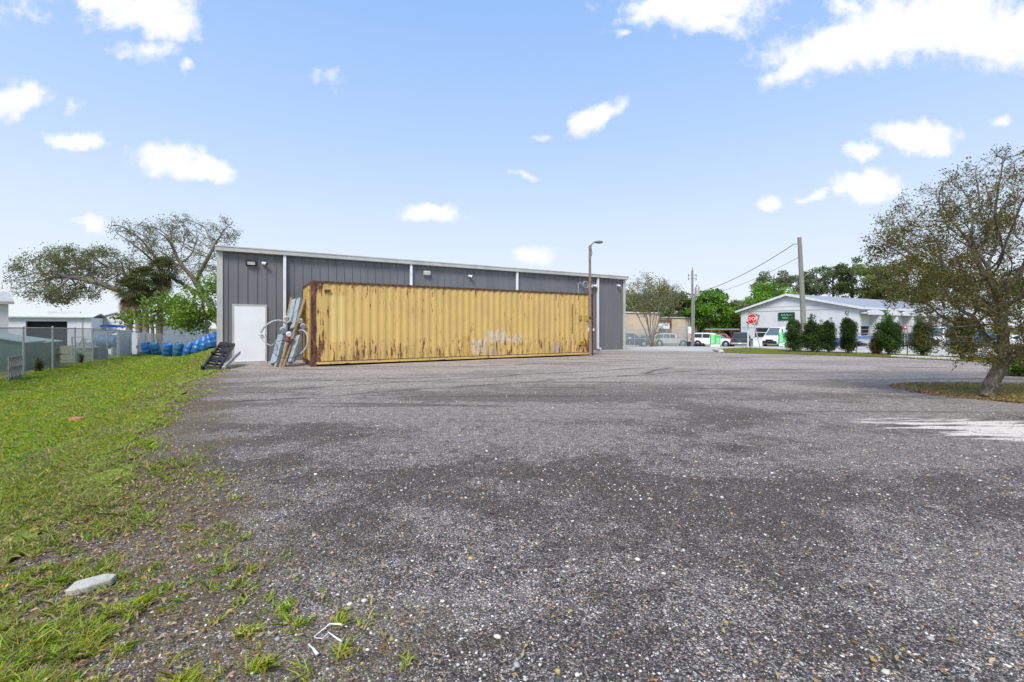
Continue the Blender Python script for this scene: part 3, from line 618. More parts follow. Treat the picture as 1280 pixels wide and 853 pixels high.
MB().box(CL_-.10, CL_-.03, .16, CW-.16, .05, CH-.06).build('end_wall', 'yellowrail', c)
MB().box(.3, CL_-.3, .25, CW-.25, .05, .12).build('floor_frame', 'dark', c)
MB().box(11.32, 11.68, -.012, .0, .52, .70).build('warning_sticker', mat('sticker_yellow', (.62, .42, .03)), c)
for k, (zz, wd) in enumerate(((.655, .26), (.61, .20), (.565, .28))): MB().box(11.5-wd/2, 11.5+wd/2, -.016, -.012, zz-.010, zz+.010).build('sticker_print', 'black', c)
for k in range(13): MB().box(10.93, 10.975, -.012, -.0, 2.32-k*.105, 2.375-k*.105).build('stencil_mark', 'dark', c)
MB().box(11.34, 11.50, -.012, 0, 1.66, 1.86).build('placard', mat('dull_olive', (.33, .25, .08)), c); MB().box(11.72, 11.90, -.012, 0, 1.62, 1.88).build('placard', mat('olive_yellow', (.42, .36, .04)), c)
# vent
MB().box(.42, .62, -.02, .0, 2.52, 2.60).build('vent', 'rust', c)
# ---- far white garage building with gable
gb = Vector((47.3, 62, hz(47.3, 62))); gz = gb.z
g = thing('white_garage_building', 'long white gabled garage building with bay doors beyond the shrubs', 'building', (47.3, 62, gz), ANG)
e = 3.94-gz; ridge = 6.3-gz; WG, LG = 17.2, 41.0       # x along u, y along n
MB().prism([(0, 0), (WG, 0), (WG, e), (9.5, ridge-.1), (0, e)], 'x', 0, .25).build('gable_wall', 'whitewall', g)
MB().box(-.04, -.003, .3, WG-.3, e-.1, e-.02).box(-.03, -.003, .3, WG-.3, 2.35, 2.42).box(-.03, -.003, 3.2, 15.2, e+.55, e+.60).build('wall_band', 'trim', g)
wb = MB(); bays = [.5+k*5.35 for k in range(8)]
prev = .25
for x0 in bays:
    x1 = x0+2.6
    wb.box(prev, x0, 0, .25, 0, e); wb.box(x0, x1, 0, .25, 3.9, e); prev = x1
wb.box(prev, LG, 0, .25, 0, e); wb.box(.25, LG, WG-.25, WG, 0, e); wb.box(LG-.25, LG, .25, WG-.25, 0, e); wb.build('long_wall', 'whitewall', g)
for k, x0 in enumerate(bays):
    dd = MB().box(x0, x0+2.6, .12, .18, 2.7 if k else 2.6, 3.9).build('bay_door', 'white', g)
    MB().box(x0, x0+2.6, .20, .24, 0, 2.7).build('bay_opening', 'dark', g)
    for zz in (1.3, 2.1): MB().box(x0, x0+2.6, .14, .17, zz, zz+.07).build('bay_rail', 'galv', g)
    MB().box(x0+2.75, x0+3.5, -1.0, -.01, 0, 4.3).build('pier', 'whitewall', g)
    arc = [(x0-.5, 4.15), (x0-.5, 4.55)]+[(x0+1.5+2.2*math.cos(t), 4.45+.38*math.sin(t)) for t in np.linspace(math.pi, 0, 9)]+[(x0+3.9, 4.15)]
    MB().prism(arc, 'y', -1.15, -1.0).box(x0-.4, x0+3.8, -1.0, -.01, 4.32, 4.5).build('canopy', 'white', g)
rr_ = MB()
rr_.prism([(-.5, e-.12), (9.5, ridge-.02), (WG+.6, e-.12), (WG+.6, e+.06), (9.5, ridge+.16), (-.5, e+.06)], 'x', -.45, LG+.3); rr_.build('roof', 'shingle', g)
MB().prism([(-.62, e-.22), (9.5, ridge-.16), (WG+.7, e-.22), (WG+.7, e+.09), (9.5, ridge+.2), (-.62, e+.09)], 'x', -.52, -.455).build('rake_trim', 'white', g)
MB().box(-.45, LG+.3, -.66, -.52, e-.2, e+.08).build('eave_trim', 'white', g)
sg = MB().box(-.12, -.05, 8.4, 10.9, 3.55, 4.75).build('hanging_sign', 'signgreen', g)

for (ya, yb, zc, am, fq) in ((8.85, 10.45, 4.32, .16, 11.), (8.75, 10.3, 3.88, .09, 17.)):
    MB().tube([(-.135, yb+(ya-yb)*t, zc+am*math.sin(fq*t*2.1+1)*(.6+.4*math.sin(5*t))) for t in np.linspace(0, 1, 60)], .035, 5).build('scrawled_lettering', 'palegreen', sg)

wdw = MB().box(-.05, .0, 12.0, 14.7, .9, 2.3).build('window', 'glass', g)
MB().box(-.08, -.05, 12.0, 14.7, 1.55, 1.66).box(-.08, -.05, 11.9, 12.0, .85, 2.35).box(-.08, -.05, 14.7, 14.8, .85, 2.35).build('window_frame', 'white', wdw)
# ---- beige building
bg0 = G(775, 80); g = thing('beige_workshop', 'low beige workshop with one bay door behind the parked cars', 'building', bg0)
t1 = P(0, 389.5, 80).z-bg0.z; t2 = P(0, 397.5, 80).z-bg0.z; xw = (823-775)/F*80; xe = (893-775)/F*80; d0, d1_ = (822.5-775)/F*80, (838.5-775)/F*80
MB().prism([(-8, 0), (xw, 0), (xw, t1-.35), (-8, t1)], 'y', 0, 12).build('wall', 'beige', g)
MB().prism([(-8, t1), (xw+.1, t1-.35), (xw+.1, t1-.2), (-8, t1+.15)], 'y', -.2, 12).build('roof_edge', 'white', g)
MB().box(xw, d0+.15, .3, 9, 0, t2).box(d1_, xe, .3, 9, 0, t2).box(d0+.15, d1_, .3, 9, t2-.45, t2).build('wall', 'beige', g)
MB().box(xw, xe, .1, 9, t2, t2+.15).build('roof_edge', 'trim', g)
MB().box(d0+.15, d1_, .55, .62, 2.1, t2-.45).build('bay_door', 'white', g)
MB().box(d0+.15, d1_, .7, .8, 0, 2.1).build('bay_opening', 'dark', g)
MB().box(d0+.05, d0+.15, .2, .5, 0, t2-.2).box(d1_, d1_+.25, .2, .5, 0, t2-.2).box(d0+.15, d1_, .2, .5, t2-.55, t2-.3).build('door_frame', 'rustred', g)
# ---- left white buildings
def at_n(px, n): r = (px-640)/F; Z = n/(UX-UY*r); return Vector((r*Z, Z, 0))
l0 = at_n(8, 103); l0.z = hz(l0.x, l0.y); g = thing('white_shed_building', 'white metal shed building with wide dark opening beyond the left fence', 'building', l0, ANG)
LL = (at_n(114, 103)-at_n(8, 103)).length; eh = P(0, 397.3, 76).z-l0.z; o0 = (at_n(32, 103)-l0).xy.length; o1 = (at_n(84, 103)-l0).xy.length
MB().box(0, o0, 0, .2, 0, eh).box(o1, LL, 0, .2, 0, eh).box(o0, o1, 0, .2, eh-.62, eh).box(0, .2, .2, 9, 0, eh).box(LL-.2, LL, .2, 9, 0, eh).build('wall', 'whitewall', g)
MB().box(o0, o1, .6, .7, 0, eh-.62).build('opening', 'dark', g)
MB().prism([(-.4, eh), (4.5, eh+.75), (9.4, eh), (9.4, eh+.12), (4.5, eh+.9), (-.4, eh+.12)], 'x', -.3, LL+.3).build('roof', 'whiteroof', g)
MB().box(-.3, LL+.3, -.5, -.4, eh-.05, eh+.13).build('eave_trim', 'trim', g)
MB().box(LL*.36, LL*.76, 4.1, 4.9, eh+.86, eh+1.15).build('ridge_vent', 'whiteroof', g)
MB().box(LL*.88, LL*.895, -.08, -.01, 0, eh).build('downspout', 'trim', g)
l1 = P(113, 431, 84); l1.z = hz(l1.x, l1.y); g = thing('white_gabled_hall', 'white gabled hall beyond the boat with pale roof slopes', 'building', l1, 0)
wd = (197-113)/F*84; hh = P(0, 404, 84).z-l1.z; pk_ = P(0, 391.5, 84).z-l1.z
MB().prism([(0, 0), (wd, 0), (wd, hh-.1), (wd*.40, pk_), (0, hh+.7)], 'y', 0, 14).build('wall', 'whitewall', g)
MB().prism([(-.3, hh+.66), (wd*.40, pk_+.05), (wd+.4, hh-.22), (wd+.4, hh-.02), (wd*.40, pk_+.25), (-.3, hh+.86)], 'y', -.3, 14.2).build('roof', 'whiteroof', g)
l2 = P(10.5, 431, 44); l2.z = hz(l2.x, l2.y); g = thing('pale_corner_building', 'pale building corner with sloping roof edge at the far left', 'building', l2, R(52))
hh = P(0, 380, 44).z-l2.z
MB().prism([(0, 0), (9, 0), (9, hh), (4.5, hh+1.2), (0, hh)], 'x', -16, 0).build('wall', 'whitewall', g)
MB().prism([(-.4, hh-.05), (4.5, hh+1.25), (9.4, hh-.05), (9.4, hh+.1), (4.5, hh+1.4), (-.4, hh+.22)], 'x', -16.3, .35).build('roof', 'trim', g)
# ================================================================== FENCES
def SN(s, n): return (s*UX-n*UY, s*UY+n*UX)
def fence(name, label, pts, hgt, group, step=2.6, mesh='chain', rails=(1.0,), post_r=.03, mat_='galv', every=None):
    p = np.array(pts, float); root = thing(name, label, 'fence', (p[0][0], p[0][1], hz(*p[0])), group=group); b0 = Vector(root.location)
    d = np.r_[0, np.cumsum(np.linalg.norm(np.diff(p, axis=0), axis=1))]; n = max(1, int(round(d[-1]/step))); t = np.linspace(0, d[-1], n+1)
    q = [Vector((np.interp(v, d, p[:, 0]), np.interp(v, d, p[:, 1]), 0)) for v in t]
    for v in q: v.z = hz(v.x, v.y)
    for v in q:
        MB().tube([v-b0-Vector((0, 0, .2)), v-b0+Vector((0, 0, hgt+.04))], post_r, 8).tube([v-b0+Vector((0, 0, hgt+.04)), v-b0+Vector((0, 0, hgt+.08))], [post_r*1.3, .008], 8).build('post', mat_, root, True)
    for rz in rails: MB().tube([v-b0+Vector((0, 0, hgt*rz)) for v in q], post_r*.68, 8).build('rail', mat_, root, True)
    if mesh:
        vs = []; 
        for v in q: vs += [v-b0+Vector((0, 0, .02)), v-b0+Vector((0, 0, hgt))]
        mb = MB(); mb.add(vs, [(2*i, 2*i+2, 2*i+3, 2*i+1) for i in range(len(q)-1)]); mb.build('wire_mesh', mesh, root)
    return root
fence('chain_link_fence', 'tall chain link fence running along the left edge of the lawn', [SN(-7.05, n) for n in (17.5, 21.2, 24, 27, 31, 35, 39, 42.5, 46)], 1.74, 'chain link fences', 2.75)
fence('chain_link_fence', 'chain link fence behind the blue barrels', [SN(-7.05, 46), SN(-1, 47.5), SN(6, 49)], 1.75, 'chain link fences', 3)
fence('chain_link_fence', 'chain link fence in front of the cars by the beige workshop', [(G(780, 53)).xy[:], (G(860, 53)).xy[:]], 2.25, 'chain link fences', 1.35, rails=(1., .5))
fence('pipe_fence', 'grey pipe and wire fence running behind the clipped shrubs', [gp(1018, 440.6), gp(1048, 442), gp(1100, 443.9), gp(1160, 446), gp(1230, 448.8), gp(1290, 451)], 1.38, None, 1.9, None, (1.0, .74, .55), .022)
# ================================================================== NEAR LAMP POLE, WIRES, UTILITY POLES
pb = P(738.2, 443.5, 20.9); pb.z = hz(pb.x, pb.y); lpz = 5.13
p = thing('lamp_pole', 'slim brown wooden lamp pole in front of the container end', 'lamp pole', pb)
MB().tube([(0, 0, -.1), (-.02, 0, 2.5), (-.035, 0, lpz-.05)], [.068, .062, .055], 10).build('pole', 'brownpole', p, True)
MB().tube([(.03, -.02, lpz-.55), (.06, -.02, lpz-.40), (.02, 0, lpz-.15)], .022, 8).tube([(0, 0, lpz-.15), (.04, 0, lpz-.02), (.14, 0, lpz+.08), (.22, 0, lpz+.1)], .03, 8).build('arm', 'grey', p, True)
h_ = MB().lathe([(0, .0), (.05, .01), (.10, .10), (.115, .22), (.095, .34), (.03, .40), (0, .405)], 14, 'x', (.17, 0, lpz+.10)); hd = h_.build('lamp_head', 'grey', p, True); hd.scale = (1, 1, .62); hd.location = (0, 0, (lpz+.1)*.38)
ln = MB().lathe([(.0, -.05), (.05, -.045), (.085, -.01), (.09, .0)], 14, 'z', (.40, 0, lpz+.05)).build('lens', 'lamp_lens', hd, True)
MB().box(-.09, .10, -.10, -.05, .68+1.1-.04, .68+1.1+.05).build('bracket', 'rust', p)
MB().box(-.12, -.085, -.08, 0, 1.14, 1.30).box(.10, .16, -.08, 0, 1.16, 1.26).build('insulator', 'white', p)
def upole(label, px, Z, ytop, r, lean=0.0, bare=False):
    b_ = G(px, Z); h = P(px, ytop, Z).z-b_.z; o = thing('utility_pole', label, 'utility pole', b_, group='utility poles')
    MB().tube([(0, 0, -.3), (lean*.5, 0, h*.5), (lean, 0, h)], [r, r*.85, r*.68], 12).build('pole', 'polewood', o, True); return o, h, b_
o, h1, b1 = upole('thin grey utility pole with transformer in front of the leafy trees', 865.5, 51, 338, .155)
tr_ = MB().lathe([(0, 0), (.27, .03), (.28, .1), (.28, .95), (.24, 1.05), (.08, 1.1), (0, 1.1)], 16, 'z', (.55, 0, h1-2.95)).build('transformer', 'galv', o, True)
for q in (-.08, .08): MB().tube([(.55+q, 0, h1-1.86), (.55+q, 0, h1-1.6)], [.05, .025], 8).build('bushing', 'grey', tr_, True)
for sx in (-1, 1):
    for zz in (.55, .95): MB().tube([(0, 0, h1-zz), (sx*.42, 0, h1-zz+.02)], .022, 6).tube([(sx*.42, 0, h1-zz-.16), (sx*.42, 0, h1-zz+.14)], [.07, .035], 8).build('insulator', 'grey', o, True)
MB().tube([(0, 0, h1), (0, 0, h1+.3)], [.03, .05], 8).build('top_pin', 'grey', o, True)
mb_ = MB().box(-.5, -.16, -.12, .05, 1.75, 2.5).build('meter_box', 'white', o); MB().tube([(-.33, 0, 2.5), (-.33, 0, 3.3)], .03, 6).build('riser', 'galv', mb_)
MB().tube([(.18, -.05, 0), (.18, -.05, h1-3)], .04, 6).build('conduit', 'galv', o)
o2, h2, b2 = upole('thick bare wooden utility pole rising behind the shrubs', 1006, 36, 297, .21, -.42)
MB().tube([(-.42, 0, h2-.55), (-.85, 0, h2-.52)], .025, 6).build('bracket_arm', 'grey', o2)
def wire(label, a, b_, sag, r=.02):
    a = Vector(a); b_ = Vector(b_); pts = [a.lerp(b_, t)-Vector((0, 0, sag*4*t*(1-t)))-a for t in np.linspace(0, 1, 22)]
    o = MB().tube(pts, r, 5).build('overhead_wire', 'black', None, True); o.location = a; return tag(o, label, 'wire', 'overhead wires')
t1_ = b1+Vector((0, 0, h1-2.3)); tp2 = b2+Vector((-.85, 0, h2-.52))
wire('heavy black wire sagging from the bare pole top to the leafy trees', tp2, P(872, 366, 51), .45, .026)
wire('thinner wire hanging just below the heavy black wire', b2+Vector((-.40, -.1, h2-1.5)), P(870, 371, 51), .5, .015)
pw = A+Matrix.Rotation(ANG, 3, 'Z')@Vector((17.4, -.1, 3.45))
wire('slack service wire from the warehouse corner to the thin pole', pw, P(865.5, 367, 51), .55, .020)
wire('wire from the lamp pole to the warehouse wall', pb+Vector((0, 0, lpz-1.8)), pw, .08, .012)
wire('wire running from the thin pole behind the beige workshop roof', P(865.5, 367, 51), P(905, 368, 75), .3, .02)
# ================================================================== SIGNS AND STREET BITS
so = G(951, 28.6); sg = thing('stop_sign', 'red octagonal stop sign tilted on its leaning post', 'stop sign', so, group=None)
top = P(940.5, 399, 29.0)-so
MB().beam((0, 0, -.1), top+Vector((0, .03, .2)), .05, .04).build('post', 'galv', sg)
n_ = Matrix.Rotation(R(-7), 4, 'Y'); oc = [(.345*math.cos(R(22.5+45*k)), .345*math.sin(R(22.5+45*k))) for k in range(8)]
pl = MB().prism(oc, 'y', -.012, .0).build('sign_plate', 'signred', sg); pl.location = top+Vector((-.06, -.05, 0)); pl.rotation_euler = (0, R(-5), 0)
rim = MB(); 
for k in range(8):
    a0, a1 = R(22.5+45*k), R(67.5+45*k); rim.add([(r_*math.cos(a), y_, r_*math.sin(a)) for y_ in (-.016, -.0121) for a, r_ in ((a0, .345), (a1, .345), (a1, .322), (a0, .322))], [(0,1,2,3), (7,6,5,4), (0,4,5,1), (2,6,7,3)])
rim.build('sign_border', 'signwhite', pl); text('lettering', 'STOP', .30, 'signwhite', (0, -.02, -.0), (R(90), 0, 0), pl)
bp = MB().box(-.36, .36, .0, .02, -.36, .36).build('back_board', 'wood', sg); bp.location = top+Vector((.06, .02, 0)); bp.rotation_euler = (0, R(14), 0)
so = G(935, 29.3); hgt = P(935, 402, 29.3).z-so.z
o = thing('sign_post', 'upright thin white post just left of the leaning stop sign', 'post', so); MB().box(-.03, .03, -.02, .02, -.1, hgt).build('post', 'white', o)
def easel(px, Z, label, rz):
    o = thing('folding_sign', label, 'sign', G(px, Z), rz, group='small green folding signs')
    MB().box(-.40, .40, -.03, .03, .45, 1.25).build('panel', 'palegreen', o); MB().box(-.07, .07, -.045, -.03, .42, 1.25).box(.10, .38, -.045, -.03, 1.0, 1.16).build('panel_print', 'limegreen', o)
    MB().box(-.42, .42, -.025, .025, .14, .38).build('lower_panel', 'signwhite', o); MB().box(-.45, .45, -.035, .035, .38, .45).box(-.46, -.42, -.035, .035, 0, 1.27).box(.42, .46, -.035, .035, 0, 1.27).build('frame', 'limegreen', o)
    MB().box(-.5, .5, -.25, .25, 0, .05).box(-.05, .05, -.05, -.026, .05, .42).build('foot', 'white', o)
easel(894, 41, 'bright green folding sign standing in front of the white minivan', 0); easel(979.5, 38, 'pale green folding sign beside the dark leafy shrub and white van', R(8))
# small round pad
o = MB().box(-.55, .55, -.5, .5, 0, 1.05).box(-.6, .6, -.55, .55, 1.05, 1.12).build('storage_cabinet', 'white', None, bevel=.02); o.location = G(944.5, 55); tag(o, 'white storage cabinet between the dark pickup and the white van', 'cabinet')
o = thing('trash_bin', 'black wheeled trash bin at the foot of the thin utility pole', 'bin', G(861, 49.5)); o.scale = (.62, .62, .85); MB().prism([(-.22, .05), (.22, .05), (.28, .95), (-.28, .95)], 'y', -.25, .25).build('body', 'black', o); MB().box(-.3, .3, -.28, .28, .95, 1.0).build('lid', 'dark', o)
for k, (px, tl) in enumerate(((870.5, 'leftmost'), (874.5, 'middle'), (878, 'rightmost'))):
    o = MB().lathe([(.17, -.09), (.30, -.11), (.34, -.06), (.34, .06), (.30, .11), (.17, .09), (.17, -.09)], 18, 'y').build('old_tyre', 'tyre', None, True); b_ = G(px, 50+k*.3); o.location = b_+Vector((0, 0, .34)); o.rotation_euler = (R(-10), 0, R(20-22*k)); tag(o, tl+' of three old tyres standing by the thin utility pole', 'tyre', 'old tyres by the pole')
o = thing('gate_post', 'pale square gate post with crossbar just left of the thin utility pole', 'post', G(858.8, 52)); MB().box(-.06, .06, -.06, .06, 0, 3.1).build('post', 'galv', o); MB().box(-.85, .7, -.03, .03, 2.45, 2.52).build('crossbar', 'galv', o)
o = thing('marker_post', 'small marker post with white cap before the black car', 'post', G(787.3, 50)); MB().tube([(0, 0, 0), (0, 0, 1.2)], .035, 8).build('post', 'galv', o); MB().box(-.12, .12, -.1, .1, 1.2, 1.32).build('cap', 'signwhite', o)
o = thing('marker_post', 'thin post carrying a small round red and white marker in the road', 'post', G(1131, 33)); MB().tube([(0, 0, 0), (0, 0, 1.35)], .025, 8).build('post', 'galv', o); MB().lathe([(0, -.02), (.17, -.02), (.17, 0), (0, 0)], 14, 'y', (0, -.03, 1.4)).build('disc', 'signred', o); MB().lathe([(0, -.03), (.06, -.03), (.06, -.02)], 10, 'y', (0, -.03, 1.4)).build('disc_centre', 'signwhite', o)
# kerb stops
a, b_ = Vector((*gp(1114.6, 447.2), 0)), Vector((*gp(1201, 451.2), 0)); L = (b_-a).length
o = MB().prism([(-.08, 0), (.08, 0), (.06, .11), (-.06, .11)], 'x', 0, L).build('parking_stop', 'kerbwhite', None, bevel=.01); o.location = a; o.rotation_euler = (0, 0, math.atan2((b_-a).y, (b_-a).x)); tag(o, 'long pale painted parking stop in front of the right shrubs', 'parking stop')
o = MB().prism([(-.12, 0), (.12, 0), (.10, .13), (-.10, .13)], 'x', 0, 1.3).build('kerb_piece', 'kerbwhite', None, bevel=.01); a = Vector((*gp(893, 439), 0)); b_ = Vector((*gp(905, 441.2), 0)); o.location = a; o.rotation_euler = (0, 0, math.atan2((b_-a).y, (b_-a).x)); tag(o, 'short pale kerb piece at the tip of the grass verge', 'kerb')
# bits on the ground
o = MB(); pts = [(-.125, -.05), (-.03, -.065), (.12, -.035), (.135, .02), (.05, .062), (-.10, .045)]
o = o.prism(pts, 'z', 0, .045).build('concrete_fragment', 'stone', None, bevel=.008); o.scale = (.72, .85, .8); o.location = (-2.15, 2.33, hz(-2.15, 2.33)+.004); o.rotation_euler = (R(3), R(-2), R(28)); tag(o, 'flat pale concrete fragment lying in the weeds at lower left', 'rubble')
o = MB().prism([(-.11, -.05), (.09, -.055), (.12, .04), (-.09, .055)], 'z', 0, .05).build('brick_piece', 'brick', None, bevel=.006); bx_ = (97-640)/F*7.5; o.location = (bx_, 7.5, hz(bx_, 7.5)+.03); tag(o, 'orange brick piece lying in the grass on the left', 'brick')
def shred(label, pts, rads):
    a = Vector(pts[0]); o = MB().tube([Vector(q)-a for q in pts], rads, 6).build('plastic_strip', 'white', None, True); o.location = a; o.scale = (1, 1, .5); tag(o, label, 'plastic strip', 'torn white plastic strips')
def gq(px, py, dz=.012): x, y = gp(px, py); return (x, y, dz)
shred('longer torn white plastic strip with a flared end on the near gravel', [gq(393, 799), gq(403, 791), gq(412, 786, .03), gq(424, 786, .03), gq(434, 787)], [.002, .003, .003, .006, .003])
shred('forked white plastic strip below the longer one', [gq(394, 801), gq(403, 803, .02), gq(411, 797, .03), gq(420, 802, .02), gq(428, 806)], [.002, .003, .003, .004, .005])
shred('short curled white plastic strip nearest the camera', [gq(386, 810), gq(391, 815, .02), gq(397, 822)], [.002, .004, .008])
# ================================================================== PILE AGAINST THE CONTAINER END
def bm(name, label, cat, p0, p1, wd, th, m, group, side=Vector((.87, -.4, 0)), caps=None):
    a = P(*p0); b_ = P(*p1); o = thing(name, label, cat, a, group=group) if caps else None
    q = MB().beam((0, 0, 0), b_-a, wd, th, side).build('housing' if caps else name, m, o, bevel=.006)
    if caps:
        d = (b_-a).normalized(); L = (b_-a).length
        MB().beam(d*-.03, d*.0, wd*.9, th*.9, side).build('end_cap', 'grey', o); MB().beam(d*L, d*(L+.03), wd*.9, th*.9, side).build('end_cap', 'grey', o)
        MB().beam(d*L*.3+Vector((0, -th*.5-.004, 0)), d*L*.34+Vector((0, -th*.5-.004, 0)), wd*.96, .01, side).beam(d*L*.7+Vector((0, -th*.5-.004, 0)), d*L*.74+Vector((0, -th*.5-.004, 0)), wd*.96, .01, side).build('strap', 'galv', o)
    else: q.location = a; tag(q, label, cat, group)
    return o or q
GB = 'grey metal beam housings leaning by the container'
bm('beam_housing', 'upper left of the two tall pale grey housings leaning by the container', 'beam housing', (362, 404, 15.9), (368.5, 375.5, 16.6), .17, .13, 'alu', GB, caps=1)
bm('beam_housing', 'upper right of the two tall pale grey housings leaning by the container', 'beam housing', (366.8, 411, 15.85), (374.6, 374.0, 16.55), .17, .13, 'alu', GB, caps=1)
bm('beam_housing', 'broad lower grey housing leaning nearest the white door', 'beam housing', (343.5, 454.5, 15.15), (353, 419, 15.7), .26, .16, 'alu', GB, caps=1)
bm('beam_housing', 'slim lower grey housing leaning nearest the container post', 'beam housing', (363, 453, 15.2), (374, 420.5, 15.75), .15, .12, 'alu', GB, caps=1)
bm('steel_tube', 'dark steel channel leaning behind the pale grey housings', 'steel channel', (366, 452, 15.6), (377.5, 374, 16.9), .12, .10, 'grey', None)
WPK = 'weathered planks leaning by the container'
bm('wood_plank', 'longest weathered plank leaning across the grey housings', 'plank', (353.5, 460, 15.0), (381, 374, 16.5), .115, .05, 'wood', WPK)
bm('wood_plank', 'short plank with a red end at the foot of the pile', 'plank', (350.5, 460, 15.02), (359.5, 427, 15.4), .10, .06, 'wood', WPK)
bm('wood_plank', 'plank half hidden behind the upper left grey housing', 'plank', (357, 410, 16.2), (364.5, 372, 16.75), .11, .04, 'wood', WPK)
o = MB().beam(P(359.4, 427.5, 15.35), P(361, 420.5, 15.45), .13, .09, Vector((.87, -.4, 0))).build('end_fitting', 'rustred', None, bevel=.01); tag(o, 'dull red fitting on top of the short plank', 'fitting')
a = P(343, 462, 15.05)
o = MB().tube([P(344, 460, 15.1)-a, P(346, 453, 15.1)-a], .05, 10).build('pipe_stub', 'galv', None, True); o.location = a; tag(o, 'short grey pipe stub under the broad lower housing', 'pipe')
def hose(label, pts, r, m, group):
    a = P(*pts[0]); v = [P(*q)-a for q in pts]; out = []
    for i in range(len(v)-1):
        p0, p1, p2, p3 = v[max(i-1, 0)], v[i], v[i+1], v[min(i+2, len(v)-1)]
        for t in np.linspace(0, 1, 7)[:-1]: out.append(.5*((2*p1)+(-p0+p2)*t+(2*p0-5*p1+4*p2-p3)*t*t+(-p0+3*p1-3*p2+p3)*t**3))
    out.append(v[-1]); o = MB().tube(out, r, 8).build('hose', m, None, True); o.location = a; return tag(o, label, 'hose', group)
hose('thick grey hose arching out in front of the white door', [(358, 405, 15.6), (352, 401.5, 15.5), (345, 401, 15.4), (337, 404, 15.3), (330, 409.5, 15.25), (326.5, 415, 15.2), (326, 420, 15.2)], .032, 'hose', 'hoses looping from the pile')
hose('thin grey hose completing the loop beside the door', [(326, 420, 15.2), (329, 426.5, 15.2), (334, 430, 15.2), (339, 432, 15.2), (342, 430, 15.25), (345, 426, 15.3)], .014, 'hose', 'hoses looping from the pile')
hose('grey hose curving down beside the container post', [(374, 413.5, 15.3), (378, 413, 15.15), (382.5, 416, 15.1), (385, 423, 15.05), (384.5, 430, 15.05), (381, 437, 15.05), (375.5, 443, 15.05)], .028, 'hose', 'hoses looping from the pile')
hose('thin black cable tied low around the pile', [(341, 441, 15.0), (348, 446, 14.9), (356, 448, 14.85), (366, 447, 14.9), (374, 444, 15.0), (379, 440, 15.1)], .009, 'black', 'black cables tied round the pile')
hose('thin black cable hanging from the top of the pile', [(346, 427, 15.2), (352, 426, 15.1), (360, 424, 15.1), (368, 415, 15.2), (371, 404, 15.4), (376, 395, 15.8)], .008, 'black', 'black cables tied round the pile')
hose('thin black cable trailing from the thick grey hose', [(331, 418, 15.2), (336, 424, 15.15), (343, 428, 15.1), (347, 436, 15.05), (344, 446, 15.0)], .008, 'black', 'black cables tied round the pile')
def clampb(label, px, py, Z, r, m='galv'):
    o = MB().lathe([(0, -.05), (r*.8, -.05), (r, -.02), (r, .03), (r*.6, .06), (0, .06)], 12, 'y').build('bracket_fitting', m, None, True); o.location = P(px, py, Z); o.rotation_euler = (R(15), R(20), R(30)); tag(o, label, 'bracket', 'metal fittings in the pile')
clampb('white ring fitting at the middle of the pile', 361, 418, 15.35, .09, 'white'); clampb('pale fitting hanging at the upper right of the pile', 379, 408, 15.5, .10, 'alu'); clampb('cream fitting beside the long plank', 375.5, 401.5, 15.7, .09, 'stone')
clampb('joint where the two grey door hoses meet', 326.3, 418, 15.2, .05, 'white'); clampb('pale clamp at the upper left of the pile', 358, 398, 15.9, .08, 'stone'); clampb('bulky pale joint above the broad lower housing', 354.5, 413, 15.55, .13, 'alu')
# grey roll
bm('steel_tube', 'pale steel tube joining the broad lower housing to the pile top', 'steel tube', (352, 421, 15.6), (358, 407, 15.8), .10, .09, 'alu', None)
# ---- black rack by the warehouse corner
a = Vector((-9.45, 13.75, hz(-9.45, 13.75)-.01)); e_ = Vector((-9.98, 15.55, .78)); d = (e_-a); L = d.length; dn = d.normalized(); sd_ = Vector((.80, .05, -.22)).normalized(); sd_ = (sd_-dn*sd_.dot(dn)).normalized(); up_ = sd_.cross(dn)
rk = thing('plastic_rack', 'black lattice rack leaning on the left corner of the warehouse', 'rack', a)
def fr(m_, u0, u1, v0, v1, t=.05, z=0): return m_.add([dn*u+sd_*v+up_*(z+k) for k in (-t/2, t/2) for u, v in ((u0, v0), (u1, v0), (u1, v1), (u0, v1))], [(0,3,2,1),(4,5,6,7),(0,1,5,4),(1,2,6,5),(2,3,7,6),(3,0,4,7)])
Wr = .46; q = MB(); fr(q, 0, L, 0, .06, .12); fr(q, 0, L, Wr-.06, Wr, .12); fr(q, 0, .28, .06, Wr-.06, .12); fr(q, L-.25, L, .06, Wr-.06, .12); q.build('outer_frame', 'black', rk, bevel=.01)
q = MB()
for k in range(9): fr(q, .34+k*.2, .39+k*.2, .06, Wr-.06, .05)
fr(q, .28, L-.25, .24, .30, .06); fr(q, .8, .98, .06, Wr-.06, .07); fr(q, 1.4, 1.75, .14, Wr-.06, .07); q.build('lattice', 'black', rk)
for u in (.12, 1.1): MB().tube([dn*u+sd_*.05+up_*.06, dn*u+sd_*.05+up_*.14], .05, 10).build('caster', 'dark', rk)
bq = thing('steel_channel', 'grey steel channel lying under the black rack', 'steel channel', (-9.0, 14.2, hz(-9.0, 14.2))); MB().beam((0, 0, .05), (-.35, 1.35, .42), .10, .05).beam((.05, .02, .1), (-.30, 1.37, .47), .03, .08).build('channel', 'galv', bq)
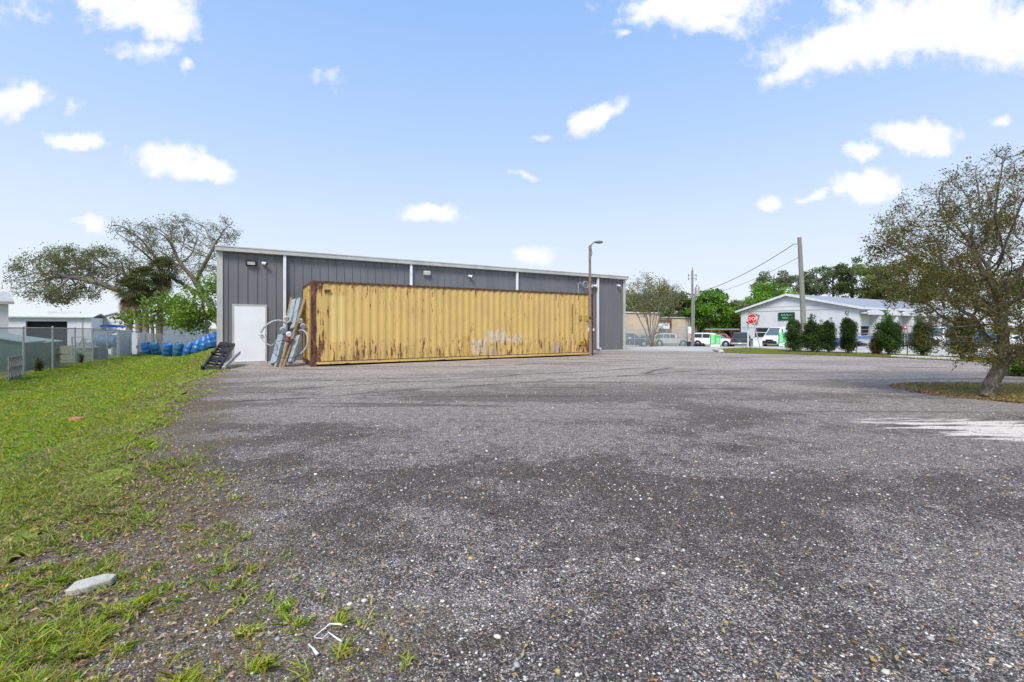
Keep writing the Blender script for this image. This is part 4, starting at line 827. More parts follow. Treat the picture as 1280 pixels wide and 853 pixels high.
# ---- pallet on the fence
p0 = Vector((*SN(-6.72, 21.0), 0)); p1 = Vector((*SN(-6.78, 22.3), 0)); p0.z = hz(p0.x, p0.y); p1.z = hz(p1.x, p1.y)
pt = thing('wood_pallet', 'weathered slatted pallet leaning on the near end of the fence', 'pallet', p0, math.atan2((p1-p0).y, (p1-p0).x))
q = MB()
for k in range(8): q.box(k*.165, k*.165+.085, 0, .018, .0, .82)
q.build('slats', mat('silvered_wood', (.34, .33, .30), .85, 0, (.22, .20, .18), 6, .002, (6, 6, .5)), pt); MB().box(0, 1.24, .018, .06, .05, .14).box(0, 1.24, .018, .06, .40, .48).box(0, 1.24, .018, .06, .72, .80).build('bearers', 'wood', pt)
# ---- barrels
bar = thing('plastic_barrel', 'x', 'barrel', (0, 0, 0), group='blue plastic barrels behind the lawn')
MB().lathe([(0, 0), (.26, 0), (.285, .03), (.29, .28), (.30, .30), (.29, .32), (.29, .56), (.30, .58), (.29, .60), (.285, .84), (.26, .88), (.25, .90), (.24, .875), (0, .875)], 22).build('body', 'barrel', bar, True)
MB().lathe([(0, 0), (.035, 0), (.035, .02), (0, .02)], 10, 'z', (.13, 0, .875)).build('bung', 'white', bar)
order = ['first', 'second', 'third', 'fourth', 'fifth', 'sixth', 'seventh', 'eighth', 'ninth']
bps = [186, 197, 209, 221, 232.5, 244, 255, 264, 272]
for k, px in enumerate(bps):
    o = bar if k == 0 else copy_tree(bar); Zb = 35.2-.25*k; g_ = G(px, Zb); o.scale = (1.08, 1.08, 1.12); o.location = g_+Vector((0, 0, .03+.02*k)); o.rotation_euler = (R(11+3*(k % 3)), R(-9-3*((k*2) % 3)), k*.7)
    o['label'] = (('teal ' if k in (0, 1, 3) else 'blue ')+'plastic barrel, %s from the left in the tilted row' % order[k]) if k != 2 else 'brightest blue plastic barrel, third from the left in the tilted row'
    if k in (0, 1, 3):
        bd = [ch for ch in bpy.data.objects if ch.parent == o and ch.name.startswith('body')][0]
        if k: bd.data = bd.data.copy(); bd.data.materials[0] = M['barrelteal']
# earth bank the row rests on
# ---- beyond the left fence
def shed(label, s0, s1, n0, n1, zl, zh):
    x, y = SN(s1, n0); o = thing('green_shed', label, 'shed', (x, y, hz(x, y)), ANG, group='green sheds beyond the fence'); Ls, Ln = s1-s0, n1-n0; z0 = hz(x, y)
    a_, b_ = zl-z0, zh-z0
    MB().prism([(-Ls, 0), (0, 0), (0, a_), (-Ls, b_)], 'y', 0, Ln).build('wall', 'green_shed', o); MB().prism([(-Ls-.1, b_+.02), (.08, a_-.02), (.08, a_+.03), (-Ls-.1, b_+.07)], 'y', -.1, Ln+.12).build('roof', 'green_roof', o); return o
shed('near green shed with pale sloping roof beyond the chain link fence', -10.0, -7.75, 25.7, 27.5, .70, 1.25); shed('second green shed further along beyond the chain link fence', -10.8, -8.0, 28.6, 30.6, .62, 1.15)
# boat on its trailer
bt = thing('motor_boat', 'white cabin boat with blue bimini top beyond the left fence', 'boat', G(142, 50), R(8))
st = [(-3.2, 1.0, .55, 1.5), (-1.5, 1.15, .5, 1.5), (0.8, 1.1, .5, 1.55), (2.4, .7, .65, 1.65), (3.3, .08, 1.1, 1.75)]; vs = []; fs = []
for (x, w_, zk, zg) in st: vs += [(x, -w_, zg), (x, -w_*.85, zk+.45), (x, 0, zk), (x, w_*.85, zk+.45), (x, w_, zg)]
for i in range(4):
    for k in range(4): fs.append((i*5+k, i*5+k+1, i*5+5+k+1, i*5+5+k))
fs.append((0, 1, 2, 3, 4)); 
for i in range(4): fs.append((i*5, i*5+5, i*5+9, i*5+4))
MB().add(vs, fs).build('hull', 'white', bt); MB().prism([(-1.6, 1.5), (-1.6, 2.5), (.4, 2.75), (1.3, 2.5), (2.2, 1.65), (2.2, 1.5)], 'y', -.85, .85).build('cabin', 'white', bt, bevel=.05)
MB().prism([(.5, 2.55), (1.25, 2.35), (1.7, 1.95), (.5, 1.95)], 'y', -.87, -.855).build('cabin_window', 'glass', bt)
MB().prism([(-.9, 3.15), (.9, 3.05), (.7, 3.28), (-.2, 3.38), (-.8, 3.30)], 'y', -.8, .8).build('bimini_top', 'blue', bt)
for x in (-.7, .7): MB().tube([(x, -.7, 2.4), (x, -.7, 3.2)], .03, 6).build('bimini_pole', 'galv', bt)
MB().box(-3, 3.6, -.6, -.5, .35, .48).box(-3, 3.6, .5, .6, .35, .48).build('trailer_frame', 'galv', bt)
for y in (-.9, .9): MB().lathe([(0, -.1), (.2, -.1), (.33, -.08), (.33, .08), (.2, .1), (0, .1)], 16, 'y', (-.8, y, .33)).build('trailer_wheel', 'tyre', bt, True)
tk = thing('storage_tank', 'dull blue round storage tank on a cradle beyond the fence', 'tank', G(136, 32.5), R(10)); MB().lathe([(0, -.75), (.30, -.7), (.48, -.52), (.5, 0), (.48, .52), (.30, .7), (0, .75)], 20, 'x', (0, 0, 1.0)).build('vessel', mat('dull_blue', (.09, .14, .26)), tk, True)
MB().box(-.5, -.4, -.45, .45, 0, .62).box(.4, .5, -.45, .45, 0, .62).build('cradle', 'galv', tk)
for px, Z, lb, hh, ww in ((97, 26.5, 'grey metal trailer frame beyond the fence left of the blue tank', 1.35, 1.7), (112, 30, 'second grey metal frame beyond the fence, further back', 1.2, 1.4)):
    o = thing('trailer_frame_stand', lb, 'metal frame', G(px, Z), R(-30), group='grey metal frames beyond the fence')
    for x in (-ww/2, ww/2): MB().box(x-.03, x+.03, -.03, .03, 0, hh).build('leg', 'galv', o)
    MB().box(-ww/2, ww/2, -.03, .03, hh-.06, hh).box(-ww/2, ww/2, -.03, .03, hh*.5, hh*.5+.05).build('crossbar', 'galv', o); MB().beam((-ww/2, 0, 0), (ww/2, 0, hh), .05, .03).build('brace', 'galv', o)
o = thing('dark_cabinet', 'dark grey metal cabinet against the fence below the blue tank', 'cabinet', G(123.2, 26.0)); MB().box(-.2, .22, -.2, .25, 0, .78).build('body', 'grey', o); MB().box(-.18, .2, -.215, -.2, .05, .73).build('door_panel', 'dark', o)
o = MB(); 
for k in range(14): o.prism([(k*.3, 0), (k*.3+.1, -.03), (k*.3+.2, -.03), (k*.3+.3, 0), (k*.3+.3, .02), (k*.3, .02)], 'z', 0, 1.72)
o = o.build('corrugated_screen', 'white', None); x, y = SN(-7.35, 38.5); o.location = (x, y, hz(x, y)); o.rotation_euler = (0, 0, ANG+R(90)); tag(o, 'white corrugated sheet screen standing behind the far fence', 'screen')
# ================================================================== VEHICLES
TY = {
 'suv': dict(L=4.6, W=1.85, H=1.70, belt=1.02, st=[(0, .45, .85, .9), (.02, .3, 1.0, 1.1), (.06, .25, 1.02, 1.50), (.10, .25, 1.02, 1.62), (.3, .25, 1.02, 1.70), (.55, .25, 1.0, 1.66), (.62, .25, 1.0, 1.50), (.72, .25, .99, 1.05), (.78, .25, .97, 1.0), (.93, .25, .86, .92), (.98, .3, .75, .8), (1, .4, .62, .66)],
   win=[(.09, .28), (.295, .45), (.465, .60)], wsd=(.58, .735), rear=(.02, .085)),
 'minivan': dict(L=5.1, W=1.98, H=1.76, belt=1.08, st=[(0, .45, .9, .95), (.015, .3, 1.05, 1.35), (.05, .22, 1.08, 1.66), (.12, .22, 1.08, 1.74), (.35, .22, 1.08, 1.76), (.52, .22, 1.07, 1.70), (.62, .22, 1.05, 1.48), (.76, .22, 1.02, 1.08), (.84, .22, .96, 1.0), (.95, .25, .82, .86), (.99, .3, .68, .72), (1, .4, .6, .64)],
   win=[(.06, .27), (.285, .45), (.465, .60)], wsd=(.565, .775), rear=(.015, .045)),
 'van': dict(L=5.6, W=2.05, H=2.50, belt=1.35, st=[(0, .5, 1.3, 2.2), (.01, .35, 1.35, 2.44), (.1, .28, 1.35, 2.5), (.68, .28, 1.35, 2.48), (.74, .28, 1.34, 2.36), (.80, .28, 1.33, 2.0), (.88, .28, 1.30, 1.42), (.93, .28, 1.15, 1.22), (.98, .3, .95, 1.0), (1, .4, .8, .84)],
   win=[(.70, .83)], wsd=(.735, .885), rear=None),
 'pickup': dict(L=5.5, W=2.0, H=1.88, belt=1.12, st=[(0, .55, 1.08, 1.10), (.01, .42, 1.12, 1.14), (.33, .38, 1.12, 1.14), (.345, .38, 1.12, 1.75), (.38, .38, 1.12, 1.85), (.55, .38, 1.12, 1.86), (.60, .38, 1.12, 1.72), (.68, .38, 1.12, 1.18), (.74, .38, 1.12, 1.16), (.96, .42, 1.05, 1.08), (1, .5, .9, .93)],
   win=[(.36, .45), (.46, .585)], wsd=(.585, .685), rear=(.333, .352)),
 'sedan': dict(L=4.7, W=1.83, H=1.45, belt=.92, st=[(0, .4, .8, .84), (.02, .3, .95, .98), (.12, .25, .96, 1.02), (.24, .25, .94, 1.36), (.34, .25, .93, 1.44), (.5, .25, .92, 1.45), (.58, .25, .92, 1.34), (.72, .25, .92, .97), (.92, .25, .80, .84), (.98, .3, .65, .7), (1, .4, .55, .6)],
   win=[(.25, .42), (.435, .60)], wsd=(.565, .735), rear=(.13, .245))}
def vehicle(kind, label, px, Z, deg, paint_, cat, dz=0, group='parked vehicles'):
    t = TY[kind]; L, W, B = t['L'], t['W']/2, t['belt']; o = thing('parked_'+kind, label, cat, G(px, Z, dz), R(deg), group=group)
    def wr(zb, zt): return W*(.93 if zt-zb < .08 else 1-.24*min(1, (zt-zb)/.75))
    st = t['st']; vs = []; fs = []; N = 12
    for (f, zl, zb, zt) in st:
        tp = W*(1-.10*max(0, abs(f-.5)-.42)/.08); k = tp/W; r_ = wr(zb, zt)*k; x = (f-.5)*L; top_ = zt
        ring = [(-.80, zl), (-1.0, zl+.12), (-1.01, (zl+zb)/2), (-1.0, zb)]
        pts = [(-W*k*.80, zl), (-W*k, zl+.12), (-W*k*1.01, (zl+zb)/2+.05), (-W*k*.985, zb), (-r_, max(zb, zt-.06)), (-r_*.86, zt)]
        vs += [(x, y, z) for y, z in pts]+[(x, -y, z) for y, z in pts[::-1]]
    for i in range(len(st)-1):
        for k in range(N): fs.append((i*N+k, i*N+(k+1) % N, (i+1)*N+(k+1) % N, (i+1)*N+k))
    fs.append(tuple(range(N))[::-1]); fs.append(tuple(range((len(st)-1)*N, len(st)*N)))
    MB().add(vs, fs).build('body', PC[paint_], o, True)
    F_ = [s_[0] for s_ in st]; ip = lambda f, k: float(np.interp(f, F_, [s_[k] for s_ in st]))
    def side(f, z, sg_):
        zb, zt = ip(f, 2), ip(f, 3); tt_ = min(1, max(0, (z-zb)/max(zt-.06-zb, .01))); return Vector(((f-.5)*L, sg_*(W*.985*(1-tt_)+wr(zb, zt)*tt_+.014), z))
    for sg_ in (-1, 1):
        for (a_, b_) in t['win']:
            fr_ = np.linspace(a_, b_, 6); lo_ = [side(f, ip(f, 2)+.05, sg_) for f in fr_]; hi_ = [side(f, max(ip(f, 2)+.06, ip(f, 3)-.14), sg_) for f in fr_]
            MB().add(lo_+hi_, [(i, i+1, 7+i, 6+i) for i in range(5)]).build('window', 'glass', o)
        for fw in (.175, .81):
            x = (fw-.5)*L; R_ = .35 if kind not in ('pickup', 'van') else .39
            MB().lathe([(0, 0), (R_+.085, 0), (R_+.085, .02), (0, .02)], 20, 'y', (x, sg_*(W+.002)-.01, R_+.03)).build('wheel_arch', 'dark', o)
            wh = MB().lathe([(0, -.10), (R_*.62, -.11), (R_*.93, -.10), (R_, -.06), (R_, .06), (R_*.93, .10), (R_*.62, .11), (0, .10)], 20, 'y', (x, sg_*(W-.045), R_)).build('wheel', 'tyre', o, True)
            MB().lathe([(0, -.01), (R_*.30, -.015), (R_*.58, 0), (R_*.62, .012)], 14, 'y', (x, sg_*(W-.045)+sg_*.118, R_)).build('rim', 'rim', wh, True)
        hf = .965 if kind != 'van' else .955
        zc = ip(hf, 2)-.10
        MB().box((hf-.5)*L-.12, (hf-.5)*L+.12, sg_*W*.98-.05, sg_*W*.98+.012, zc-.08, zc+.06).box(.5*L-.05, .5*L+.012, sg_*W*.62-.18, sg_*W*.62+.18, ip(1, 2)-.14, ip(1, 2)-.02).build('headlight', 'lamp_lens', o)
        MB().box(-.5*L-.012, -.5*L+.1, sg_*W*.84-.09, sg_*W*.84+.09, B-.28, B-.02).build('taillight', 'redlens', o)
        if kind in ('van', 'minivan', 'suv', 'pickup'):
            f = t['wsd'][1]-.06; q_ = side(f, ip(f, 2)+.1, sg_); MB().box(q_.x-.05, q_.x+.07, q_.y-.02 if sg_ < 0 else q_.y-.18+.2, q_.y+.2-.2+.02 if sg_ < 0 else q_.y+.2, q_.z-.05, q_.z+.13).build('mirror', 'black', o)
    a_, b_ = t['wsd']; fr_ = np.linspace(a_, b_, 6); l_ = []; r_l = []
    for f in fr_:
        zt = ip(f, 3)+.014; w_ = wr(ip(f, 2), ip(f, 3))*.84; l_.append(((f-.5)*L+.008, -w_, zt)); r_l.append(((f-.5)*L+.008, w_, zt))
    MB().add(l_+r_l, [(i, i+1, 7+i, 6+i) for i in range(5)]).build('windscreen', 'screen', o)
    if t['rear']:
        a_, b_ = t['rear']; za, zb_ = ip(a_, 3), ip(b_, 3); w_ = W*.72
        MB().add([((a_-.5)*L-.015, -w_, za+.08 if kind != 'pickup' else B+.12), ((a_-.5)*L-.015, w_, za+.08 if kind != 'pickup' else B+.12), ((b_-.5)*L-.015, w_*.92, zb_-.08), ((b_-.5)*L-.015, -w_*.92, zb_-.08)], [(0, 1, 2, 3)]).build('rear_window', 'glass', o)
    bm_ = 'galv' if kind == 'pickup' else 'black'
    MB().box(-.5*L-.09, -.5*L+.05, -W*.92, W*.92, .48, .66).build('bumper', bm_, o, bevel=.02); MB().box(.5*L-.08, .5*L+.04, -W*.85, W*.85, .36, .54 if kind != 'van' else .72).build('bumper', 'black', o, bevel=.02)
    MB().box(-.5*L-.105, -.5*L-.09, -.16, .16, .52, .64).build('licence_plate', 'signwhite', o)
    if kind == 'pickup':
        MB().box(-.5*L-.02, -.5*L-.005, -W*.74, W*.74, .70, 1.06).build('tailgate', PC[paint_], o, bevel=.01); MB().box(-.5*L-.03, -.5*L-.02, -.14, .14, .87, .91).build('badge', 'galv', o)
    else: MB().box(.5*L-.01, .5*L+.015, -W*.45, W*.45, .46 if kind != 'van' else .74, .60 if kind != 'van' else .92).build('grille', 'dark', o)
    return o
vehicle('suv', 'black car parked at the warehouse corner behind the fence', 789, 57, -8, 'black', 'car')
vehicle('sedan', 'grey car half hidden behind the bare fan shaped tree', 811, 62, -10, 'grey', 'car')
vehicle('suv', 'pale cream car facing right behind the chain link fence', 838.5, 60, -13, 'cream', 'car')
vehicle('minivan', 'white minivan with a row of dark side windows beside the thin pole', 892, 57.0, -36, 'white', 'minivan')
vehicle('pickup', 'charcoal pickup seen from behind left of the stop sign', 926.5, 55, 60, 'dark', 'pickup truck')
v = vehicle('van', 'white cargo van facing left behind the leaning sign post', 975, 59, 215, 'white', 'van')
rt = vehicle('pickup', 'red work truck with a ladder rack behind the white minivan', 903, 70, -18, 'red', 'truck', dz=-.35)
q = MB()
for x in (-2.2, -.6, 1.2):
    for y in (-.85, .85): q.tube([(x, y, 1.1), (x, y, 2.35)], .05, 6)
    q.tube([(x, -.85, 2.35), (x, .85, 2.35)], .05, 6)
for y in (-.85, .85): q.tube([(-2.6, y, 2.38), (2.4, y, 2.38)], .06, 6)
q.build('ladder_rack', 'rustred', rt); MB().box(-2.5, 2.3, -.35, .2, 2.45, 2.56).build('ladder', 'galv', rt); MB().box(-2.6, -.9, -.99, .99, 1.1, 1.75).build('tool_body', 'rustred', rt)
vehicle('sedan', 'blue car showing between the second and third shrubs', 1024, 55, 20, 'blue', 'car')
vehicle('suv', 'bright blue car between the third and fourth shrubs', 1050, 52, 25, 'blue', 'car', dz=-.45)
vehicle('suv', 'blue car right of the fourth shrub with a dark bumper', 1071, 54, -150, 'blue', 'car', dz=-.3)
vehicle('sedan', 'silver car behind the small reddish bush', 1092, 51, -160, 'silver', 'car', dz=.15)
vehicle('pickup', 'dark pickup parked before the garage bays', 1131, 50, 172, 'dark', 'pickup truck')
vehicle('van', 'white van seen through the low branches of the near tree', 1181, 52, 200, 'white', 'van')
vehicle('suv', 'dark blue car beyond the near tree trunk', 1216, 47, 190, 'blue', 'car', dz=.1)
vehicle('sedan', 'white car at the right edge behind the near tree', 1262, 50, 175, 'white', 'car', dz=.2)
vehicle('van', 'white work van behind the left fence beside the boat', 161, 45, 160, 'white', 'van', dz=-.2)
# ================================================================== SHRUBS
def shrub(label, px, py, ytop, wpx, seed, colr, group='clipped shrubs in a row', n=5200, alt=None, altp=0, name='leafy_shrub', shape=1.0, leafs=.075):
    n = int(n*1.45); leafs *= 1.08; g = np.random.default_rng(seed); x, y = gp(px, py); b_ = Vector((x, y, hz(x, y))); root = thing(name, label, 'shrub', b_, group=group)
    h = (py-ytop)/F*y; rx = wpx*1.06/2/F*y; mb = MB(); K = 26; C = []
    for k in range(K):
        z = h*(.16+.80*((k+.5)/K)); prof = min(1.0, .30+1.9*(z/h)) * (1.0 if z/h < .78 else 1-.7*(z/h-.78)/.22)
        a = k*2.4+g.uniform(-.4, .4); q_ = g.uniform(.25, .72)*rx*prof; C.append((math.cos(a)*q_, math.sin(a)*q_, z))
        mb.tube([(g.uniform(-.03, .03), g.uniform(-.03, .03), max(.05, z-.5*h*.5)), (C[-1][0]*.6, C[-1][1]*.6, z-.1), C[-1]], [.014, .009, .004], 4)
    for k in range(3): mb.tube([(g.uniform(-.04, .04), g.uniform(-.04, .04), -.05), (g.uniform(-.08, .08), g.uniform(-.08, .08), h*.35), (g.uniform(-.1, .1), g.uniform(-.1, .1), h*.8)], [.032, .025, .008], 6)
    mb.build('trunk', 'bark', root)
    C = np.array(C); pk = g.integers(0, K, n); u_ = rand_unit(n, g); rr2 = rx*np.where(C[:, 2] > h*.75, .40, .50)[pk][:, None]; pos = C[pk]+u_*rr2*g.uniform(.35, 1.1, (n, 1))*np.array((1, 1, .85*shape))
    # shoots standing above the outline
    ns_ = 9; sb = C[g.integers(K//2, K, ns_)]; f = g.uniform(0, 1, (n//14, 1)); j = g.integers(0, ns_, n//14); sh = sb[j]+np.concatenate([g.uniform(-.05, .05, (len(j), 2)), f*rx*1.05], 1); pos = np.vstack([pos, sh])
    pos[:, 2] = np.maximum(pos[:, 2], .10); tone = g.uniform(.65, 1.35, K)[np.r_[pk, g.integers(0, K, len(j))]][:, None]
    V2, F2, C2 = leaves(pos, leafs, .42, tint(len(pos), colr, g, .3, alt, altp)*tone, g); npmesh('crown', V2, F2, 'leaf', root, C2); return root
DG = (.06, .105, .025)
shrub('broad dark leafy shrub, first of the row beside the pale green sign', 992.5, 441.2, 401, 22, 11, DG, n=6500)
shrub('dark leafy shrub, second of the row at the foot of the bare utility pole', 1015.5, 441.6, 403, 24, 12, DG, n=6500)
shrub('narrower dark leafy shrub, third of the row before the blue car', 1035.5, 442.0, 402.5, 19, 13, DG)
shrub('tallest dark leafy shrub, fourth of the row beside a thin fence post', 1060.5, 443.3, 399, 22, 14, (.038, .07, .016), n=6000)
shrub('fresh green shrub with one side branch, fifth of the row', 1111, 444.8, 402, 30, 15, (.055, .11, .018), n=5600)
shrub('small olive bush with reddish leaves left of the fresh green shrub', 1095, 444.2, 424, 15, 16, (.13, .12, .03), n=1700, alt=(.20, .09, .06), altp=.35)
shrub('green and reddish shrub, sixth of the row by the parking stop', 1153, 446, 404, 28, 17, (.075, .10, .02), n=4600, alt=(.20, .11, .05), altp=.22)
shrub('dark shrub behind the low branches of the near tree', 1203, 448.2, 398, 30, 18, (.04, .065, .018), n=5600)
shrub('bright green shrub low behind the near tree trunk at right', 1272, 470, 446, 44, 19, (.09, .15, .02), n=2600, group=None)
for k, (px, Z, w_, h_, lb) in enumerate(((47, 17.6, 10, 16, 'weedy green clump at the foot of the near fence by the pallet'), (66, 19.4, 18, 30, 'tangle of dry brown weeds against the chain link fence'), (100, 22.2, 8, 14, 'small green bush against the middle of the chain link fence'))):
    x = (px-640)/F*Z; b_ = Vector((x, Z, hz(x, Z))); g = np.random.default_rng(30+k); root = thing('fence_weed', lb, 'weeds', b_, group='weeds along the fence'); hh = h_/F*Z; ww = w_/2/F*Z; mb = MB(); ps = []
    for j in range(22):
        e2 = (g.normal()*ww*.6, g.normal()*ww*.6, hh*g.uniform(.5, 1.1)); mb.tube([(g.normal()*.05, g.normal()*.05, 0), (e2[0]*.5, e2[1]*.5, e2[2]*.6), e2], [.008, .006, .003], 4)
        ps += [np.array(e2)*q_+g.normal(size=3)*.03 for q_ in g.uniform(.25, 1, 34)]
    mb.build('stems', 'bark', root); ps = np.array(ps); cl_ = [(.10, .15, .03), (.17, .13, .10), (.07, .13, .02)][k]
    V2, F2, C2 = leaves(ps, .075, .45, tint(len(ps), cl_, g, .3, (.18, .13, .08), .3), g); npmesh('foliage', V2, F2, 'leaf', root, C2)
# ================================================================== TREES
def E(px, py, Z, rpx, rpy, rz, n, zo=0): q = P(px, py, Z); return ((q.x, q.y+zo, q.z), (rpx/F*Z, rz, rpy/F*Z), n)
# near tree at the right
tb = (8.98, 8.62, 0); pp = lambda px, py, Z: tuple(P(px, py, Z))
ch = [[tb, pp(1238, 482, 8.62), pp(1250, 462, 8.6), pp(1256, 440, 8.6), pp(1252, 405, 8.55), pp(1250, 370, 8.6)], [pp(1250, 462, 8.6), pp(1268, 446, 8.4), pp(1296, 425, 8.1), pp(1325, 395, 8.0)], [pp(1254, 445, 8.6), pp(1236, 425, 8.8), pp(1215, 395, 9.0)]]
# chains after the first start from their nearest point on the first
def near_tree():
    g = np.random.default_rng(5)
    Bl = [E(1268, 290, 8.7, 150, 98, 2.1, 1350), E(1182, 315, 8.6, 86, 56, 1.4, 520), E(1310, 225, 8.7, 120, 58, 1.8, 420), E(1236, 408, 8.6, 50, 50, 1.1, 620), E(1310, 380, 8.5, 60, 60, 1.5, 260), E(1165, 372, 8.4, 50, 24, .8, 120), E(1180, 425, 8.2, 26, 24, .5, 40)]
    return Bl
CH = ch
def graft(chains, N0=None): return chains
grown_tree('broadleaf_tree', 'near sparse olive leaved tree standing in the leaf strewn bed', 'tree', tb, CH, near_tree(), .115, .9, .15, .0036, .118, 54000, .052, (.135, .125, .034), (.24, .16, .06), .16, 'lichen', 1.1, None, 5, 130, .17, maxn=8000, aspect=.38, topthin=.72)
# big spreading oak and the bare topped one behind the warehouse
Zt = 46
ob = tuple(G(176, Zt)); q = lambda px, py, dz=0: tuple(P(px, py, Zt+dz))
grown_tree('spreading_oak', 'wide spreading oak with drooping grey green limbs over the white shed', 'tree', ob, [[ob, q(174, 400), q(168, 380)], [q(168, 380), q(150, 364, -1), q(118, 352, -2), q(85, 345, -2)], [q(168, 380), q(165, 352, 1), q(150, 335, 2)]],
    [E(115, 330, Zt, 52, 22, 4, 520), E(62, 340, Zt-1, 40, 22, 3, 380), E(35, 358, Zt-2, 24, 17, 2.4, 190), E(150, 345, Zt, 36, 26, 4, 300), E(75, 365, Zt-1.5, 52, 16, 3, 300)], .42, 3.4, .62, .020, .34, 19000, .18, (.17, .185, .085), (.20, .20, .12), .2, 'barkpale', 1.3, 'oaks behind the barrels', 8, 110, .55, maxn=2600, sag=.05)
ob = tuple(G(280, Zt+1))
grown_tree('spreading_oak', 'taller sparse oak whose bare limbs rise beside the warehouse corner', 'tree', ob, [[ob, q(277, 410), q(262, 378), q(244, 352), q(222, 325)], [q(262, 378), q(228, 355, 1), q(200, 340, 2)], [q(244, 352), q(262, 318, -1), q(275, 296, -1)]],
    [E(215, 312, Zt, 44, 32, 4, 330), E(180, 296, Zt, 40, 22, 3, 230), E(232, 290, Zt, 40, 20, 3, 170), E(278, 292, Zt-1, 22, 20, 2, 90), E(250, 345, Zt, 30, 34, 3, 190), E(160, 285, Zt, 20, 12, 2, 60)], .42, 3.6, .66, .020, .38, 9500, .16, (.15, .16, .07), (.19, .19, .12), .25, 'barkpale', 1.3, 'oaks behind the barrels', 9, 110, .6, maxn=2200)
def palm(label, px, Z, ycrown, lean, seed, skirt):
    g = np.random.default_rng(seed); b_ = G(px, Z); h = P(px, ycrown, Z).z-b_.z; root = thing('cabbage_palm', label, 'palm tree', b_, group='cabbage palms')
    MB().tube([(0, 0, -.2), (lean*.35, 0, h*.4), (lean, 0, h)], [.34, .27, .24], 10).build('trunk', 'barkpale', root, True)
    V_ = []; F_ = []; C_ = []; tp_ = np.array((lean, 0, h))
    def fan(org, d, L, c_):
        d = d/np.linalg.norm(d); a = np.cross(d, (0, 0, 1.)); a /= np.linalg.norm(a)+1e-6; u_ = np.cross(a, d); ce = org+d*L*.5
        for k in range(13):
            t = (k-6)/6*1.45; dd = d*math.cos(t)+a*math.sin(t)+u_*.12*abs(math.sin(t*3)); e = ce+dd*L*.6+np.array((0, 0, -.22*L)); m_ = ce+dd*L*.35; s_ = np.cross(dd, u_)*.055*L*.6; c0 = len(V_)
            V_.extend([ce, m_+s_, e, m_-s_]); F_.append((c0, c0+1, c0+2, c0+3)); C_.extend([c_]*4)
        s_ = a*.02; c0 = len(V_); V_.extend([org-s_, org+s_, ce+s_, ce-s_]); F_.append((c0, c0+1, c0+2, c0+3)); C_.extend([c_]*4)
    for k in range(46):
        a = k*2.4; el = R(75-110*(k/46)); fan(tp_, np.array((math.cos(a)*math.cos(el), math.sin(a)*math.cos(el), math.sin(el))), g.uniform(1.2, 1.8), np.array((.12, .135, .055))*g.uniform(.6, 1.4))
    for k in range(skirt):
        a = k*2.4; el = R(-50-35*g.random()); fan(tp_+np.array((0, 0, -.5*g.random()*2)), np.array((math.cos(a)*math.cos(el), math.sin(a)*math.cos(el), math.sin(el))), g.uniform(1.1, 1.7), np.array((.25, .20, .12))*g.uniform(.5, 1.3))
    npmesh('crown', V_, F_, 'leaf', root, np.array(C_))
palm('leftmost palm with a shaggy brown skirt among the oaks', 160, 44, 363, .3, 41, 44); palm('palm with olive crown just right of the shaggy one', 183, 44.5, 350, -.2, 42, 30); palm('darkest palm, rightmost and highest beside the pale foliage', 198, 45.5, 338, .4, 43, 26)
LGc = (.20, .30, .035)
def small_tree(label, px, Z, blobs, seed, n, grp='young light green trees', c_=LGc):
    b_ = tuple(G(px, Z)); grown_tree('light_green_tree', label, 'tree', b_, [[b_, tuple(P(px+1, 415, Z)), tuple(P(px-1, 400, Z))]], blobs, .34, 3, .5, .012, .14, n, .26, c_, (.12, .18, .03), .3, 'barkpale', 1.2, grp, seed, 80, .4, maxn=1500, aspect=.7)
small_tree('young yellow green tree in front of the palms', 190, 42, [E(205, 380, 42, 26, 13, 2, 220), E(178, 398, 42, 30, 8, 2, 120), E(215, 398, 42, 18, 8, 1.5, 70)], 51, 1900)
small_tree('yellow green tree rising beside the warehouse left corner', 258, 41, [E(252, 385, 41, 26, 24, 2.2, 330), E(240, 405, 41, 24, 10, 2, 130), E(268, 360, 41, 10, 14, 1.5, 60)], 52, 3600)
# fan shaped bare tree
fb = tuple(G(815, 46)); Zf = 46; qf = lambda px, py, d=0: tuple(P(px, py, Zf+d))
grown_tree('multi_stem_tree', 'bare fan shaped tree with many stems before the beige workshop', 'tree', fb, [[fb, qf(814, 429)], [fb, qf(806, 412), qf(792, 385)], [fb, qf(810, 408), qf(801, 378)], [fb, qf(813, 405), qf(811, 376)], [fb, qf(816, 405), qf(820, 378)], [fb, qf(820, 410), qf(831, 384)], [fb, qf(824, 414), qf(840, 392)], [fb, qf(811, 412, 1), qf(806, 380, 1)], [fb, qf(818, 410, -1), qf(825, 380, -1)]],
    [E(812, 375, Zf, 34, 20, 2.4, 420), E(832, 368, Zf, 26, 14, 2, 180), E(800, 362, Zf, 20, 16, 2, 120), E(812, 350, Zf, 22, 8, 2, 50)], .30, 2.6, .42, .013, .12, 6500, .16, (.26, .24, .11), (.12, .13, .04), .4, 'barkpale', 1.3, None, 21, 90, .5, maxn=2300)
GL = 'leafy trees beyond the road'
mass_tree('leafy_tree', 'olive tree rising behind the beige workshop next to the warehouse', 795, 92, 356, 410, 58, (.11, .125, .035), 61, GL, .40, 4200)
mass_tree('leafy_tree', 'dull olive tree behind the bare fan shaped tree', 828, 96, 358, 412, 50, (.13, .13, .045), 62, GL, .38, 3600)
mass_tree('leafy_tree', 'dark green tree with dense crown just left of the thin pole', 852, 84, 362, 420, 52, (.055, .085, .02), 63, GL, .40, 5200)
mass_tree('leafy_tree', 'bright green round topped tree just right of the thin pole', 886, 80, 355, 425, 62, (.085, .16, .018), 64, GL, .40, 8500, clumps=60)
